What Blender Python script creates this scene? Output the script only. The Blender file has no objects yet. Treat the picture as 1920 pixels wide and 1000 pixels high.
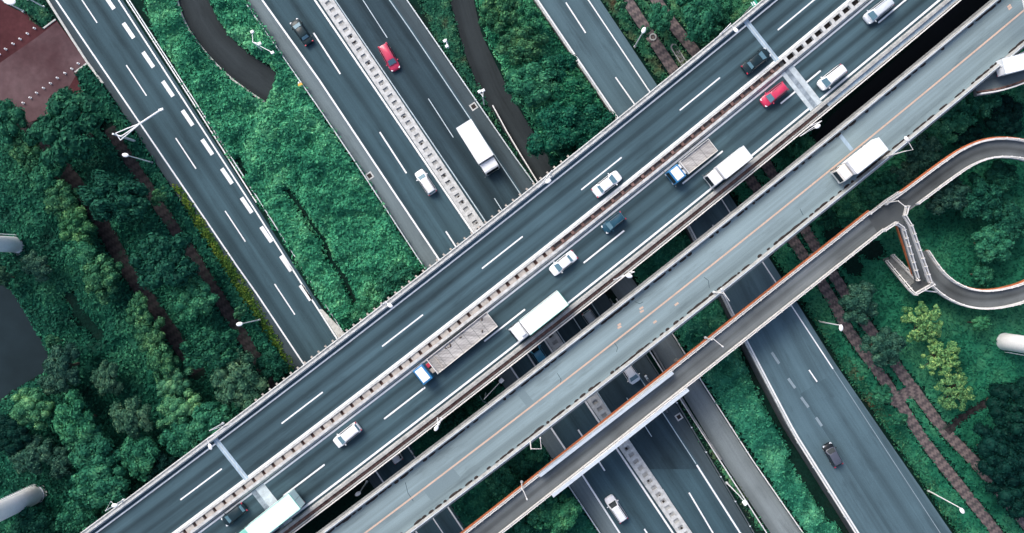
import bpy, bmesh, math, random
import numpy as np
from mathutils import Vector, Matrix
R = math.radians
random.seed(7); rng = np.random.default_rng(7)
C = bpy.context.scene.collection
scene = bpy.context.scene
# ------------------------------------------------------------------ camera, sky, sun, exposure
H = 140.0            # height of the aircraft above the ground
F = 1540.0           # focal length in photo pixels (1920 wide)
cam = bpy.data.objects.new('camera', bpy.data.cameras.new('camera')); C.objects.link(cam)
cam.location = (0, 0, H); cam.rotation_euler = (0, 0, 0)
cam.data.sensor_width = 36.0; cam.data.lens = F / 1920 * 36.0
cam.data.clip_start = 1.0; cam.data.clip_end = 5000
scene.camera = cam
world = bpy.data.worlds.new('World'); scene.world = world; world.use_nodes = True
wn = world.node_tree.nodes; wn.clear()
sky = wn.new('ShaderNodeTexSky'); sky.sky_type = 'NISHITA'; sky.sun_disc = False
SUN_EL, SUN_AZ = 45.0, 318.0
sky.sun_elevation = R(SUN_EL); sky.sun_rotation = R(SUN_AZ); sky.dust_density = 4.0; sky.air_density = 0.7
bg = wn.new('ShaderNodeBackground'); bg.inputs['Strength'].default_value = 0.15
wo = wn.new('ShaderNodeOutputWorld')
world.node_tree.links.new(sky.outputs[0], bg.inputs[0]); world.node_tree.links.new(bg.outputs[0], wo.inputs[0])
sl = bpy.data.lights.new('sun', 'SUN'); sl.energy = 0.95; sl.angle = R(28); sl.color = (1.0, 0.96, 0.9)
sun = bpy.data.objects.new('sun', sl); C.objects.link(sun)
az = R(SUN_AZ)
sdir = Vector((math.sin(az) * math.cos(R(SUN_EL)), math.cos(az) * math.cos(R(SUN_EL)), math.sin(R(SUN_EL))))
sun.rotation_euler = sdir.to_track_quat('Z', 'Y').to_euler()
scene.view_settings.view_transform = 'Standard'; scene.view_settings.look = 'None'
scene.view_settings.exposure = 0.8; scene.view_settings.gamma = 1.0

# ------------------------------------------------------------------ helpers
def W(u, v, z=0.0):
    k = (H - z) / F
    return Vector(((u - 960) * k, (500 - v) * k, z))
def tag(o, label=None, cat=None, group=None, kind=None):
    if label: o['label'] = label
    if cat: o['category'] = cat
    if group: o['group'] = group
    if kind: o['kind'] = kind
    return o
def thing(name, label, cat, loc=(0, 0, 0), rz=0.0, group=None):
    o = bpy.data.objects.new(name, None); C.objects.link(o)
    o.location = loc; o.rotation_euler = (0, 0, rz); o.empty_display_size = 0.5
    return tag(o, label, cat, group)
def base_of(p):
    v = Vector((0, 0, 0))
    while p is not None:
        v += p.location; p = p.parent
    return v
class MB:
    """mesh builder; world=True subtracts the parents' location when built"""
    def __init__(s, world=True): s.v = []; s.f = []; s.uv = []; s.world = world
    def add(s, vs, fs, uvs=None):
        b = len(s.v); s.v += [tuple(q) for q in vs]; s.f += [tuple(b + i for i in f) for f in fs]
        s.uv += list(uvs) if uvs else [(0, 0)] * len(vs)
        return s
    def quad(s, a, b, c, d, uvs=None): return s.add([a, b, c, d], [(0, 1, 2, 3)], uvs)
    def box(s, c, size, rz=0.0, M=None):
        x, y, z = size[0] / 2, size[1] / 2, size[2] / 2
        vs = [Vector(q) for q in [(-x, -y, -z), (x, -y, -z), (x, y, -z), (-x, y, -z), (-x, -y, z), (x, -y, z), (x, y, z), (-x, y, z)]]
        m = M if M else Matrix.Rotation(rz, 3, 'Z')
        return s.add([m @ q + Vector(c) for q in vs], [(3, 2, 1, 0), (4, 5, 6, 7), (0, 1, 5, 4), (1, 2, 6, 5), (2, 3, 7, 6), (3, 0, 4, 7)])
    def bevel_box(s, c, size, rz=0.0, b=0.1, seg=3, taper=None):
        bm = bmesh.new(); bmesh.ops.create_cube(bm, size=1.0)
        for q in bm.verts:
            t = 1.0
            if taper and q.co.z > 0: t = taper
            q.co = Vector((q.co.x * size[0] * t, q.co.y * size[1] * t, q.co.z * size[2]))
        bmesh.ops.bevel(bm, geom=list(bm.edges), offset=b, segments=seg, profile=0.6, affect='EDGES', clamp_overlap=True)
        m = Matrix.Rotation(rz, 3, 'Z'); bm.verts.index_update()
        vs = [m @ q.co + Vector(c) for q in bm.verts]; fs = [[q.index for q in f.verts] for f in bm.faces]
        bm.free(); return s.add(vs, fs)
    def tube(s, pts, r, seg=8, r2=None, cap=True):
        pts = [Vector(p) for p in pts]; n = len(pts); vs = []; fs = []
        for i, p in enumerate(pts):
            t = (pts[min(i + 1, n - 1)] - pts[max(i - 1, 0)]).normalized()
            a = t.orthogonal().normalized() if abs(t.z) > .9 else t.cross(Vector((0, 0, 1))).normalized(); b = t.cross(a)
            rr = r if r2 is None else r + (r2 - r) * i / (n - 1)
            for k in range(seg):
                an = 2 * math.pi * k / seg; vs.append(p + (a * math.cos(an) + b * math.sin(an)) * rr)
        for i in range(n - 1):
            for k in range(seg):
                k2 = (k + 1) % seg; fs.append((i * seg + k, i * seg + k2, (i + 1) * seg + k2, (i + 1) * seg + k))
        if cap: fs.append(tuple(range(seg))[::-1]); fs.append(tuple((n - 1) * seg + k for k in range(seg)))
        return s.add(vs, fs)
    def ellipsoid(s, c, rad, rz=0.0, seg=12, rings=8):
        m = Matrix.Rotation(rz, 3, 'Z'); vs = []; fs = []
        for i in range(rings + 1):
            ph = math.pi * i / rings
            for k in range(seg):
                th = 2 * math.pi * k / seg
                vs.append(m @ Vector((rad[0] * math.sin(ph) * math.cos(th), rad[1] * math.sin(ph) * math.sin(th), rad[2] * math.cos(ph))) + Vector(c))
        for i in range(rings):
            for k in range(seg):
                k2 = (k + 1) % seg; fs.append((i * seg + k, (i + 1) * seg + k, (i + 1) * seg + k2, i * seg + k2))
        return s.add(vs, fs)
    def build(s, name, mat, parent=None, smooth=False):
        me = bpy.data.meshes.new(name); off = base_of(parent) if (parent is not None and s.world) else Vector((0, 0, 0))
        me.from_pydata([(x - off.x, y - off.y, z - off.z) for x, y, z in s.v], [], s.f)
        uvl = me.uv_layers.new(name='UVMap'); li = np.empty(len(me.loops), dtype=np.int32); me.loops.foreach_get('vertex_index', li)
        if len(s.uv): uvl.data.foreach_set('uv', np.array(s.uv, dtype=np.float32)[li].ravel())
        me.materials.append(mat)
        if smooth: me.polygons.foreach_set('use_smooth', [True] * len(me.polygons))
        me.update(); o = bpy.data.objects.new(name, me); C.objects.link(o); o.parent = parent
        if smooth:
            try: me.set_sharp_from_angle(angle=R(38))
            except Exception: pass
        return o
def path_frames(path):
    n = len(path); out = []; L = 0
    for i, p in enumerate(path):
        t = (path[min(i + 1, n - 1)] - path[max(i - 1, 0)]); t.z = 0; t.normalize()
        if i: L += (p - path[i - 1]).length
        out.append((p, Vector((t.y, -t.x, 0)), L))
    return out
def sweep(mb, path, prof, closed=True, caps=True):
    """prof: (offset to the right, height) points; swept along the path of world points"""
    fr = path_frames(path); m = len(prof); vs = []; uvs = []; fs = []
    for p, r, L in fr:
        for (o, z) in prof: vs.append(p + r * o + Vector((0, 0, z))); uvs.append((L, o))
    for i in range(len(fr) - 1):
        for k in range(m if closed else m - 1):
            k2 = (k + 1) % m; fs.append((i * m + k, (i + 1) * m + k, (i + 1) * m + k2, i * m + k2))
    if closed and caps: fs.append(tuple(range(m))); fs.append(tuple((len(fr) - 1) * m + k for k in range(m))[::-1])
    return mb.add(vs, fs, uvs)
def rect(o0, o1, z0, z1): return [(o0, z0), (o0, z1), (o1, z1), (o1, z0)]
def resample(pts, step):
    pts = [Vector(p) for p in pts]; out = [pts[0]]
    for a, b in zip(pts[:-1], pts[1:]):
        n = max(1, int((b - a).length / step))
        for i in range(1, n + 1): out.append(a.lerp(b, i / n))
    return out
def smoothp(pts, it=2):
    pts = [Vector(p) for p in pts]
    for _ in range(it):
        q = [pts[0]]
        for a, b in zip(pts[:-1], pts[1:]): q += [a * .75 + b * .25, a * .25 + b * .75]
        q.append(pts[-1]); pts = q
    return pts
def at_x(pl, y):
    """x of a pixel polyline at pixel row y, extrapolated beyond its ends"""
    if y <= pl[0][1]: a, b = pl[0], pl[1]
    elif y >= pl[-1][1]: a, b = pl[-2], pl[-1]
    else:
        for a, b in zip(pl[:-1], pl[1:]):
            if a[1] <= y <= b[1]: break
    return a[0] + (b[0] - a[0]) * (y - a[1]) / (b[1] - a[1])
def ribbon(mb, left, right, z, y0=-700, y1=1700, step=60, zf=None, skirt=0):
    """road surface between two edge lines (photo rows y0..y1) laid at real height z"""
    ys = np.arange(y0, y1 + 1, step); vs = []; uvs = []; fs = []; L = 0; pc = None
    for y in ys:
        zz = zf(y) if zf else z
        a = W(at_x(left, y), y, zz); b = W(at_x(right, y), y, zz); c = (a + b) / 2
        if pc is not None: L += (c - pc).length
        pc = c; w = (b - a).length * .83
        vs += [a, b]; uvs += [(L, 0), (L, w)]
        if skirt: vs += [a - Vector((0, 0, skirt)), b - Vector((0, 0, skirt))]; uvs += [(L, 0), (L, w)]
    m = 4 if skirt else 2
    for i in range(len(ys) - 1):
        o = i * m; fs.append((o, o + m, o + m + 1, o + 1))
        if skirt: fs.append((o + 2, o + m + 2, o + m, o)); fs.append((o + 1, o + m + 1, o + m + 3, o + 3))
    return mb.add(vs, fs, uvs)
def line_on(mb, pl, w, z, y0, y1, zf=None, step=50):
    """painted line w metres wide along a pixel polyline"""
    ys = list(np.arange(y0, y1, step)) + [y1]
    pts = [W(at_x(pl, y), y, zf(y) if zf else z) for y in ys]
    fr = path_frames(pts); vs = []; fs = []
    for p, r, L in fr: vs += [p - r * w / 2, p + r * w / 2]
    for i in range(len(fr) - 1): fs.append((2 * i, 2 * i + 1, 2 * i + 3, 2 * i + 2))
    return mb.add(vs, [f[::-1] for f in fs])
def dash(mb, a, b, w, z):
    p, q = W(*a, z), W(*b, z); t = (q - p).normalized(); r = Vector((t.y, -t.x, 0)) * w / 2
    return mb.add([p - r, p + r, q + r, q - r], [(0, 1, 2, 3)])
def poly(mb, pts, z, thick=0):
    vs = [W(u, v, z) for u, v in pts]
    area = sum(vs[i].x * vs[(i + 1) % len(vs)].y - vs[(i + 1) % len(vs)].x * vs[i].y for i in range(len(vs)))
    if area < 0: vs.reverse()
    n = len(vs); mb.add(vs, [tuple(range(n))])
    if thick:
        lo = [v - Vector((0, 0, thick)) for v in vs]
        mb.add(vs + lo, [(i, n + i, n + (i + 1) % n, (i + 1) % n) for i in range(n)])
    return mb

# ------------------------------------------------------------------ materials
def nodes(name):
    m = bpy.data.materials.new(name); m.use_nodes = True; nt = m.node_tree
    return m, nt, nt.nodes['Principled BSDF']
def ramp(nt, fac, stops):
    r = nt.nodes.new('ShaderNodeValToRGB'); e = r.color_ramp.elements
    while len(e) < len(stops): e.new(0.5)
    for i, (p, c) in enumerate(stops): e[i].position = p; e[i].color = (*c, 1) if len(c) == 3 else c
    nt.links.new(fac, r.inputs[0]); return r.outputs[0]
def noise(nt, vec, scale, detail=4, rough=0.55):
    n = nt.nodes.new('ShaderNodeTexNoise'); n.inputs['Scale'].default_value = scale
    n.inputs['Detail'].default_value = detail; n.inputs['Roughness'].default_value = rough
    nt.links.new(vec, n.inputs['Vector']); return n.outputs[0]
def mapped(nt, vec, scale=(1, 1, 1), rz=0.0):
    m = nt.nodes.new('ShaderNodeMapping'); m.inputs['Scale'].default_value = scale; m.inputs['Rotation'].default_value = (0, 0, rz)
    nt.links.new(vec, m.inputs['Vector']); return m.outputs[0]
def mixc(nt, a, b, fac, mode='MIX'):
    m = nt.nodes.new('ShaderNodeMix'); m.data_type = 'RGBA'; m.blend_type = mode
    for s, i in ((fac, 0), (a, 6), (b, 7)):
        if hasattr(s, 'is_linked') or isinstance(s, bpy.types.NodeSocket): nt.links.new(s, m.inputs[i])
        else: m.inputs[i].default_value = s if i == 0 else (*s, 1)
    return m.outputs[2]
def bump(nt, bsdf, h, strength=0.3, dist=0.02):
    b = nt.nodes.new('ShaderNodeBump'); b.inputs['Strength'].default_value = strength; b.inputs['Distance'].default_value = dist
    nt.links.new(h, b.inputs['Height']); nt.links.new(b.outputs[0], bsdf.inputs['Normal'])
def geo_pos(nt): return nt.nodes.new('ShaderNodeNewGeometry').outputs['Position']
def objc(nt): return nt.nodes.new('ShaderNodeTexCoord').outputs['Object']
def uvc(nt): return nt.nodes.new('ShaderNodeTexCoord').outputs['UV']
def sc(c, k): return tuple(min(1, x * k) for x in c)
def asphalt(name, col, streak=0.25, lane=3.6, phase=0.0, blotch=0.15, rough=0.85):
    """wheel tracks run along the road (UV.x = metres along, UV.y = metres across)"""
    m, nt, b = nodes(name); uv = uvc(nt); p = geo_pos(nt)
    s1 = noise(nt, mapped(nt, uv, (0.01, 0.55, 1)), 1.0, 3)
    s2 = noise(nt, mapped(nt, uv, (0.05, 3.2, 1)), 1.0, 3)
    fine = noise(nt, p, 9.0, 3, .7); big = noise(nt, p, 0.07, 4)
    w = nt.nodes.new('ShaderNodeTexWave'); w.wave_type = 'BANDS'; w.bands_direction = 'Y'; w.wave_profile = 'SIN'
    w.inputs['Scale'].default_value = 2 * math.pi / lane / 20; w.inputs['Distortion'].default_value = 0.6; w.inputs['Detail'].default_value = 2
    w.inputs['Phase Offset'].default_value = phase
    nt.links.new(mapped(nt, uv, (0.01, 1, 1)), w.inputs['Vector'])
    c = ramp(nt, s1, [(0.25, sc(col, 1 - streak)), (0.75, sc(col, 1 + streak))])
    c = mixc(nt, c, ramp(nt, w.outputs[1], [(0, (1 - streak * .9,) * 3), (.5, (1,) * 3), (1, (1 + streak * .3,) * 3)]), 1.0, 'MULTIPLY')
    c = mixc(nt, c, ramp(nt, s2, [(0.3, (.9,) * 3), (0.7, (1.08,) * 3)]), 1.0, 'MULTIPLY')
    c = mixc(nt, c, ramp(nt, fine, [(0.3, (.86,) * 3), (0.7, (1.12,) * 3)]), 1.0, 'MULTIPLY')
    st = noise(nt, mapped(nt, uv, (0.09, 0.5, 1)), 1.0, 6, .7)
    c = mixc(nt, c, ramp(nt, st, [(0.34, (.78,) * 3), (0.46, (1,) * 3), (.66, (1,) * 3), (.76, (1.16,) * 3)]), 1.0, 'MULTIPLY')
    c = mixc(nt, c, ramp(nt, big, [(0.3, (1 - blotch,) * 3), (0.7, (1 + blotch,) * 3)]), 1.0, 'MULTIPLY')
    nt.links.new(c, b.inputs['Base Color']); b.inputs['Roughness'].default_value = rough; b.inputs['Specular IOR Level'].default_value = 0.12
    bump(nt, b, fine, 0.2, 0.01); return m
def rough_mat(name, col, var=0.2, scale=1.5, rough=0.8, col2=None, metal=0.0, stretch=None, detail=5, spec=0.2):
    m, nt, b = nodes(name); p = geo_pos(nt)
    if stretch: p = mapped(nt, p, stretch[:3], stretch[3])
    n = noise(nt, p, scale, detail, .6); n2 = noise(nt, p, scale * 7, 3)
    c = ramp(nt, n, [(0.3, sc(col, 1 - var)), (0.7, col2 if col2 else sc(col, 1 + var))])
    c = mixc(nt, c, ramp(nt, n2, [(0.3, (1 - var * .6,) * 3), (0.7, (1 + var * .4,) * 3)]), 1.0, 'MULTIPLY')
    nt.links.new(c, b.inputs['Base Color']); b.inputs['Roughness'].default_value = rough; b.inputs['Metallic'].default_value = metal
    b.inputs['Specular IOR Level'].default_value = spec; return m
def marking(name, col, wear=0.35):
    m, nt, b = nodes(name); p = geo_pos(nt)
    n = noise(nt, p, 5.0, 5, .7); n2 = noise(nt, p, 0.4, 3)
    c = ramp(nt, n, [(0.28, sc(col, 1 - wear)), (0.5, col)])
    c = mixc(nt, c, ramp(nt, n2, [(0.3, (1 - wear * .4,) * 3), (0.6, (1,) * 3)]), 1.0, 'MULTIPLY')
    nt.links.new(c, b.inputs['Base Color']); b.inputs['Roughness'].default_value = 0.7; return m
def paint(name, col, rough=0.3, metal=0.0, coat=0.5):
    m, nt, b = nodes(name); b.inputs['Specular IOR Level'].default_value = .15 if max(col) < .2 else .5; n = noise(nt, objc(nt), 2.5, 3)
    c = ramp(nt, n, [(0.3, sc(col, 0.93)), (0.7, sc(col, 1.04))]); nt.links.new(c, b.inputs['Base Color'])
    b.inputs['Roughness'].default_value = rough; b.inputs['Metallic'].default_value = metal; b.inputs['Coat Weight'].default_value = coat
    return m
def foliage(name, dark, mid, light, scale=0.35, accent=None):
    m, nt, b = nodes(name); g = nt.nodes.new('ShaderNodeNewGeometry'); p = g.outputs['Position']; ri = g.outputs['Random Per Island']
    oi = nt.nodes.new('ShaderNodeObjectInfo').outputs['Random']
    c = ramp(nt, noise(nt, p, scale, 5, .65), [(0.3, dark), (0.5, mid), (0.72, light)])
    c = mixc(nt, c, ramp(nt, ri, [(0, (.5, .6, .62)), (0.55, (1, 1, 1)), (1, (2.1, 1.55, 1.4))]), 1.0, 'MULTIPLY')
    c = mixc(nt, c, ramp(nt, oi, [(0, (.78, .82, .85)), (0.5, (1, 1, 1)), (1, (1.25, 1.15, 1.0))]), 1.0, 'MULTIPLY')
    if accent:
        c = mixc(nt, c, accent, ramp(nt, noise(nt, p, 0.16, 3), [(0.56, (0, 0, 0)), (0.7, (1, 1, 1))]))
    nt.links.new(c, b.inputs['Base Color']); b.inputs['Roughness'].default_value = 0.6
    b.inputs['Specular IOR Level'].default_value = 0.06
    tr = nt.nodes.new('ShaderNodeBsdfTranslucent'); nt.links.new(c, tr.inputs[0])
    mx = nt.nodes.new('ShaderNodeMixShader'); mx.inputs[0].default_value = 0.18
    out = nt.nodes['Material Output']; nt.links.new(b.outputs[0], mx.inputs[1]); nt.links.new(tr.outputs[0], mx.inputs[2]); nt.links.new(mx.outputs[0], out.inputs[0])
    return m
M = {}
M['asph_main'] = asphalt('asphalt_viaduct', (.052, .094, .114), .38, 2.1)
M['asph_low'] = asphalt('asphalt_expressway', (.046, .086, .105), .25, 3.7, 1.0)
M['asph_dark'] = asphalt('asphalt_dark_lane', (.031, .056, .070), .28, 3.7, 0.5)
M['asph_right'] = asphalt('asphalt_side_highway', (.080, .135, .162), .18, 3.6)
M['asph_second'] = asphalt('pale_worn_surface', (.205, .275, .292), .18, 2.6, 0.4, .1)
M['shoulder'] = asphalt('shoulder_grey', (.135, .175, .188), .16, 4, 0, .12)
M['shoulder_dark'] = asphalt('shoulder_dark', (.056, .080, .092), .16, 4, 0, .12)
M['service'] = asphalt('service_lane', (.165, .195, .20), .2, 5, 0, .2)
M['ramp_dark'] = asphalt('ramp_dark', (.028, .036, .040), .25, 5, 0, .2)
M['patch'] = asphalt('resurfaced_asphalt', (.074, .126, .152), .18, 3.6)
M['foot'] = asphalt('footbridge_surface', (.115, .130, .135), .3, 1.6, 0, .5)
M['white'] = marking('road_paint_white', (.82, .85, .86), .25)
M['white_thin'] = marking('road_paint_blueish', (.52, .64, .7), .4)
M['white_worn'] = marking('road_paint_worn', (.22, .29, .33), .4)
M['orange'] = marking('road_paint_orange', (.60, .43, .33), .4)
M['conc'] = rough_mat('concrete', (.36, .37, .36), .25, 1.2, .85)
M['conc_lt'] = rough_mat('concrete_pale', (.50, .515, .505), .25, 1.5, .8)
M['conc_dk'] = rough_mat('concrete_weathered', (.17, .18, .18), .35, .8, .9)
M['conc_joint'] = rough_mat('joint_concrete', (.46, .53, .56), .2, 1.1, .7, None)
M['stain'] = rough_mat('joint_stain', (.17, .23, .28), .4, .9, .7, (.36, .43, .48))
M['soot'] = rough_mat('retaining_concrete', (.075, .085, .09), .3, .8, .9)
M['tan_grey'] = rough_mat('dusty_slab', (.23, .20, .185), .3, 1.4, .85)
M['tan'] = rough_mat('tan_concrete', (.40, .37, .335), .25, 1.4, .85)
M['rust'] = rough_mat('rusty_steel', (.11, .06, .05), .4, 1.8, .8, (.24, .15, .13))
M['hole'] = rough_mat('dark_pit', (.035, .03, .028), .3, 2, .9)
M['bluepale'] = rough_mat('pale_blue_channel', (.30, .40, .48), .25, .8, .6, None, 0, (1, .12, 1, R(-38)))
M['steel'] = paint('galvanised_steel', (.62, .68, .70), .45, .2, 0)
M['steel_dk'] = paint('dark_steel', (.12, .14, .15), .5, .3, 0)
M['white_pt'] = paint('white_enamel', (.86, .87, .87), .4, 0, .1)
M['rail_white'] = rough_mat('white_railing', (.74, .73, .70), .12, 2, .6)
M['orange_pt'] = rough_mat('orange_fascia', (.40, .125, .05), .25, 1.2, .6)
M['panel'] = rough_mat('pale_panel', (.50, .57, .63), .08, 1.2, .5)
M['kerb'] = rough_mat('kerbstone', (.52, .53, .50), .2, 2, .85)
M['plaza'] = rough_mat('maroon_paving', (.058, .016, .02), .28, .16, .8, (.08, .027, .031), spec=.1)
M['plaza_lt'] = rough_mat('maroon_paving_worn', (.085, .042, .048), .25, .12, .8, (.125, .082, .088), spec=.1)
M['yellow'] = paint('yellow_box', (.75, .42, .05), .5, 0, 0)
M['green_sign'] = paint('green_sign', (.03, .32, .2), .4, 0, 0)
M['tyre'] = paint('tyre_rubber', (.02, .02, .022), .85, 0, 0)
M['rim'] = paint('wheel_rim', (.45, .47, .48), .35, .8, 0)
M['glass'] = paint('window_glass', (.10, .20, .25), .2, 0, .4)
M['glass_dk'] = paint('tinted_glass', (.015, .025, .032), .25, 0, .15)
M['red_lamp'] = paint('tail_lamp', (.45, .02, .05), .3, 0, .5)
M['head_lamp'] = paint('head_lamp', (.82, .86, .88), .15, 0, 1)
M['bark'] = rough_mat('bark', (.09, .07, .055), .3, 3, .95)
M['water'] = rough_mat('pond_water', (.014, .025, .031), .2, .05, .6, None, 0, None, 3, .03)
M['near_black_strip'] = rough_mat('near_black', (.004, .006, .008), .2, .05, .35, None, 0, None, 3, .2)
# wavy brick paths
def brick_path(name, dark, light):
    m, nt, b = nodes(name); p = geo_pos(nt); uv = uvc(nt)
    def mth(op, a, v=None):
        n = nt.nodes.new('ShaderNodeMath'); n.operation = op
        for k, q in enumerate((a, v)):
            if q is None: continue
            if isinstance(q, bpy.types.NodeSocket): nt.links.new(q, n.inputs[k])
            else: n.inputs[k].default_value = q
        return n.outputs[0]
    sp = nt.nodes.new('ShaderNodeSeparateXYZ'); nt.links.new(uv, sp.inputs[0])
    wob = mth('MULTIPLY', noise(nt, p, .9, 3), 1.6)
    ph = mth('ADD', mth('MULTIPLY', sp.outputs[0], 2 * math.pi / 1.3), mth('ADD', wob, mth('MULTIPLY', mth('SINE', mth('MULTIPLY', sp.outputs[1], 2 * math.pi / .62)), .75)))
    w = mth('ADD', mth('MULTIPLY', mth('SINE', ph), .5), .5)
    c = ramp(nt, w, [(0.1, dark), (0.8, light)])
    c = mixc(nt, c, ramp(nt, noise(nt, p, 3.5, 4), [(0.3, (.7,) * 3), (0.7, (1.2,) * 3)]), 1.0, 'MULTIPLY')
    c = mixc(nt, c, (.02, .05, .035), ramp(nt, noise(nt, p, .5, 6, .75), [(0.56, (0, 0, 0)), (0.68, (1, 1, 1))]))
    nt.links.new(c, b.inputs['Base Color']); b.inputs['Roughness'].default_value = 0.9; b.inputs['Specular IOR Level'].default_value = .15; return m
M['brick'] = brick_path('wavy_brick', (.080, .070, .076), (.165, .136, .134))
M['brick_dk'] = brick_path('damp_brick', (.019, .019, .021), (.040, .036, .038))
# foliage
M['f_bright'] = foliage('shrub_leaves', (.012, .12, .08), (.042, .26, .155), (.125, .43, .245), .2)
M['f_mid'] = foliage('undergrowth_leaves', (.006, .052, .038), (.013, .11, .072), (.038, .19, .108), .15)
M['f_grass'] = foliage('long_grass', (.005, .062, .046), (.012, .125, .085), (.045, .21, .13), .08)
M['f_mixed'] = foliage('weeds', (.010, .08, .052), (.028, .15, .088), (.095, .24, .12), .5, (.11, .085, .05))
M['f_yellow'] = foliage('yellow_weeds', (.03, .12, .035), (.10, .20, .035), (.22, .29, .045), .6)
M['t_dark'] = foliage('dark_crown', (.005, .046, .034), (.013, .092, .060), (.030, .145, .088), .5)
M['t_deep'] = foliage('very_dark_crown', (.002, .018, .016), (.003, .030, .026), (.007, .048, .038), .4)  # very dark leaf colour, the trees' own
M['t_mid'] = foliage('mid_crown', (.010, .08, .052), (.028, .165, .096), (.07, .26, .14), .35)
M['t_olive'] = foliage('olive_crown', (.015, .09, .05), (.042, .165, .085), (.12, .30, .13), .35)
M['t_grey'] = foliage('grey_green_crown', (.014, .065, .050), (.036, .115, .082), (.08, .19, .125), .35)
M['t_pale'] = foliage('pale_crown', (.025, .13, .08), (.06, .22, .125), (.15, .37, .18), .4)
M['t_yellow'] = foliage('yellow_crown', (.05, .18, .08), (.13, .31, .12), (.27, .47, .17), .8)
M['t_glossy'] = foliage('glossy_crown', (.003, .055, .038), (.010, .105, .066), (.045, .19, .11), 1.2)
def ground_mat():
    m, nt, b = nodes('soil_and_grass'); p = geo_pos(nt)
    c = ramp(nt, noise(nt, p, .09, 6, .65), [(0.3, (.004, .014, .012)), (0.5, (.005, .024, .018)), (0.7, (.014, .018, .016))])
    c = mixc(nt, c, ramp(nt, noise(nt, p, 2.5, 5, .7), [(0.3, (.55,) * 3), (0.7, (1.35,) * 3)]), 1.0, 'MULTIPLY')
    nt.links.new(c, b.inputs['Base Color']); b.inputs['Roughness'].default_value = .95; b.inputs['Specular IOR Level'].default_value = .03
    bump(nt, b, noise(nt, p, 2.5, 5), .8, .15); return m
M['ground'] = ground_mat()

# ------------------------------------------------------------------ the setting: ground, water, roads, paths
g = MB(); S = 1500
g.quad((-S, -S, 0), (S, -S, 0), (S, S, 0), (-S, S, 0)); tag(g.build('ground', M['ground']), kind='structure')
def struct(name, mb, mat): return tag(mb.build(name, mat), kind='structure')
pond = [(-260, 480), (-60, 500), (0, 528), (22, 545), (45, 580), (62, 612), (80, 640), (93, 668), (95, 682), (80, 700), (58, 712), (20, 735), (0, 752), (-60, 800), (-260, 860)]
struct('pond', poly(MB(), pond, .02), M['water'])
struct('pond', poly(MB(), [(205, 715), (235, 700), (270, 712), (285, 735), (262, 752), (225, 748)], .02), M['water'])
near_black_strip = [(1515, 275), (1560, 215), (1700, 95), (1790, 10), (1850, -60), (2100, -260), (2150, -200), (1900, 20), (1760, 130), (1610, 270), (1560, 320)]
struct('near_black_strip', poly(MB(), near_black_strip, .02), M['near_black_strip'])  # near black sheet on the ground along the gap between the two bridges
L1 = [(-30, 150), (40, 222), (85, 272), (115, 310), (170, 382), (205, 445), (235, 500), (280, 565), (325, 630), (372, 698)]
L2 = [(205, 240), (220, 265), (260, 325), (300, 390), (345, 452), (378, 505), (415, 565), (478, 668), (520, 730)]
P1 = [(1150, -40), (1175, 0), (1205, 45), (1235, 90), (1268, 140), (1330, 230), (1480, 440), (1560, 560), (1585, 612), (1625, 668), (1655, 708), (1690, 762), (1740, 838), (1800, 912), (1870, 1000), (1950, 1110)]
P2 = [(1200, -50), (1230, 0), (1262, 48), (1310, 105), (1350, 160), (1520, 450), (1610, 590), (1682, 688), (1722, 742), (1770, 808), (1830, 868), (1900, 955), (1990, 1060)]
P3 = [(1775, 810), (1800, 785), (1840, 760), (1900, 725)]; P4 = [(1668, 752), (1700, 738), (1725, 735)]
LP = [(20, 205), (70, 225), (110, 235)]
def path_strip(name, pl, w, mat, z):
    mb = MB(); sweep(mb, smoothp([W(u, v, z) for u, v in pl], 2), [(-w / 2, 0), (w / 2, 0)], closed=False); 
    mb.f = [f[::-1] for f in mb.f]; struct(name, mb, mat)
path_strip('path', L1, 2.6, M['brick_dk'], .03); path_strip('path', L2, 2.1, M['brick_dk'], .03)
path_strip('path', P1, 1.85, M['brick'], .03); path_strip('path', P2, 1.85, M['brick'], .035)
path_strip('path', P3, 1.5, M['brick_dk'], .04); path_strip('path', P4, 2.2, M['brick'], .045)
plaza = [(-300, -120), (-20, -40), (14, 10), (30, 18), (52, 26), (62, 42), (83, 55), (105, 37), (135, 77), (165, 118), (140, 135), (150, 160), (172, 196), (150, 215), (105, 205), (70, 225), (40, 235), (10, 200), (-300, 330)]
struct('plaza', poly(MB(), plaza, .05), M['plaza'])
struct('plaza_band', poly(MB(), [(-300, 330), (-300, 210), (0, 118), (68, 71), (107, 41), (163, 118), (150, 128), (106, 205), (70, 224), (40, 234), (10, 200)], .055), M['plaza_lt'])

# left road A
A_l = [(105, 0), (445, 500), (480, 549), (570, 684), (703, 881), (782, 1000)]; A_r = [(222, 0), (480, 397), (545, 500), (632, 636), (763, 835), (872, 1000)]
sh = lambda pl, d: [(x + d, y) for x, y in pl]
A_el = [(88, 0), (200, 165), (300, 318), (430, 512), (548, 694), (684, 890), (765, 1010)]
mb = MB(); ribbon(mb, A_el, sh(A_r, 8), .06); struct('left_road', mb, M['asph_low'])
mb = MB(); ribbon(mb, A_el, sh(A_l, -4), .066); struct('left_road_shoulder', mb, M['shoulder_dark'])
mk = MB(); line_on(mk, A_l, .26, .074, -600, 1600); line_on(mk, A_r, .26, .074, -600, 1600)
line_on(mk, [(237, 0), (355, 182), (480, 379)], .2, .074, -300, 380)
for k in range(-4, 12):
    dx, dy = 92.7, 136.8; dash(mk, (144 + dx * k, -14.5 + dy * k), (182 + dx * k, 43 + dy * k), .2, .074)
tag(mk.build('left_road_markings', M['white']), kind='structure')
mk = MB()
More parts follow.
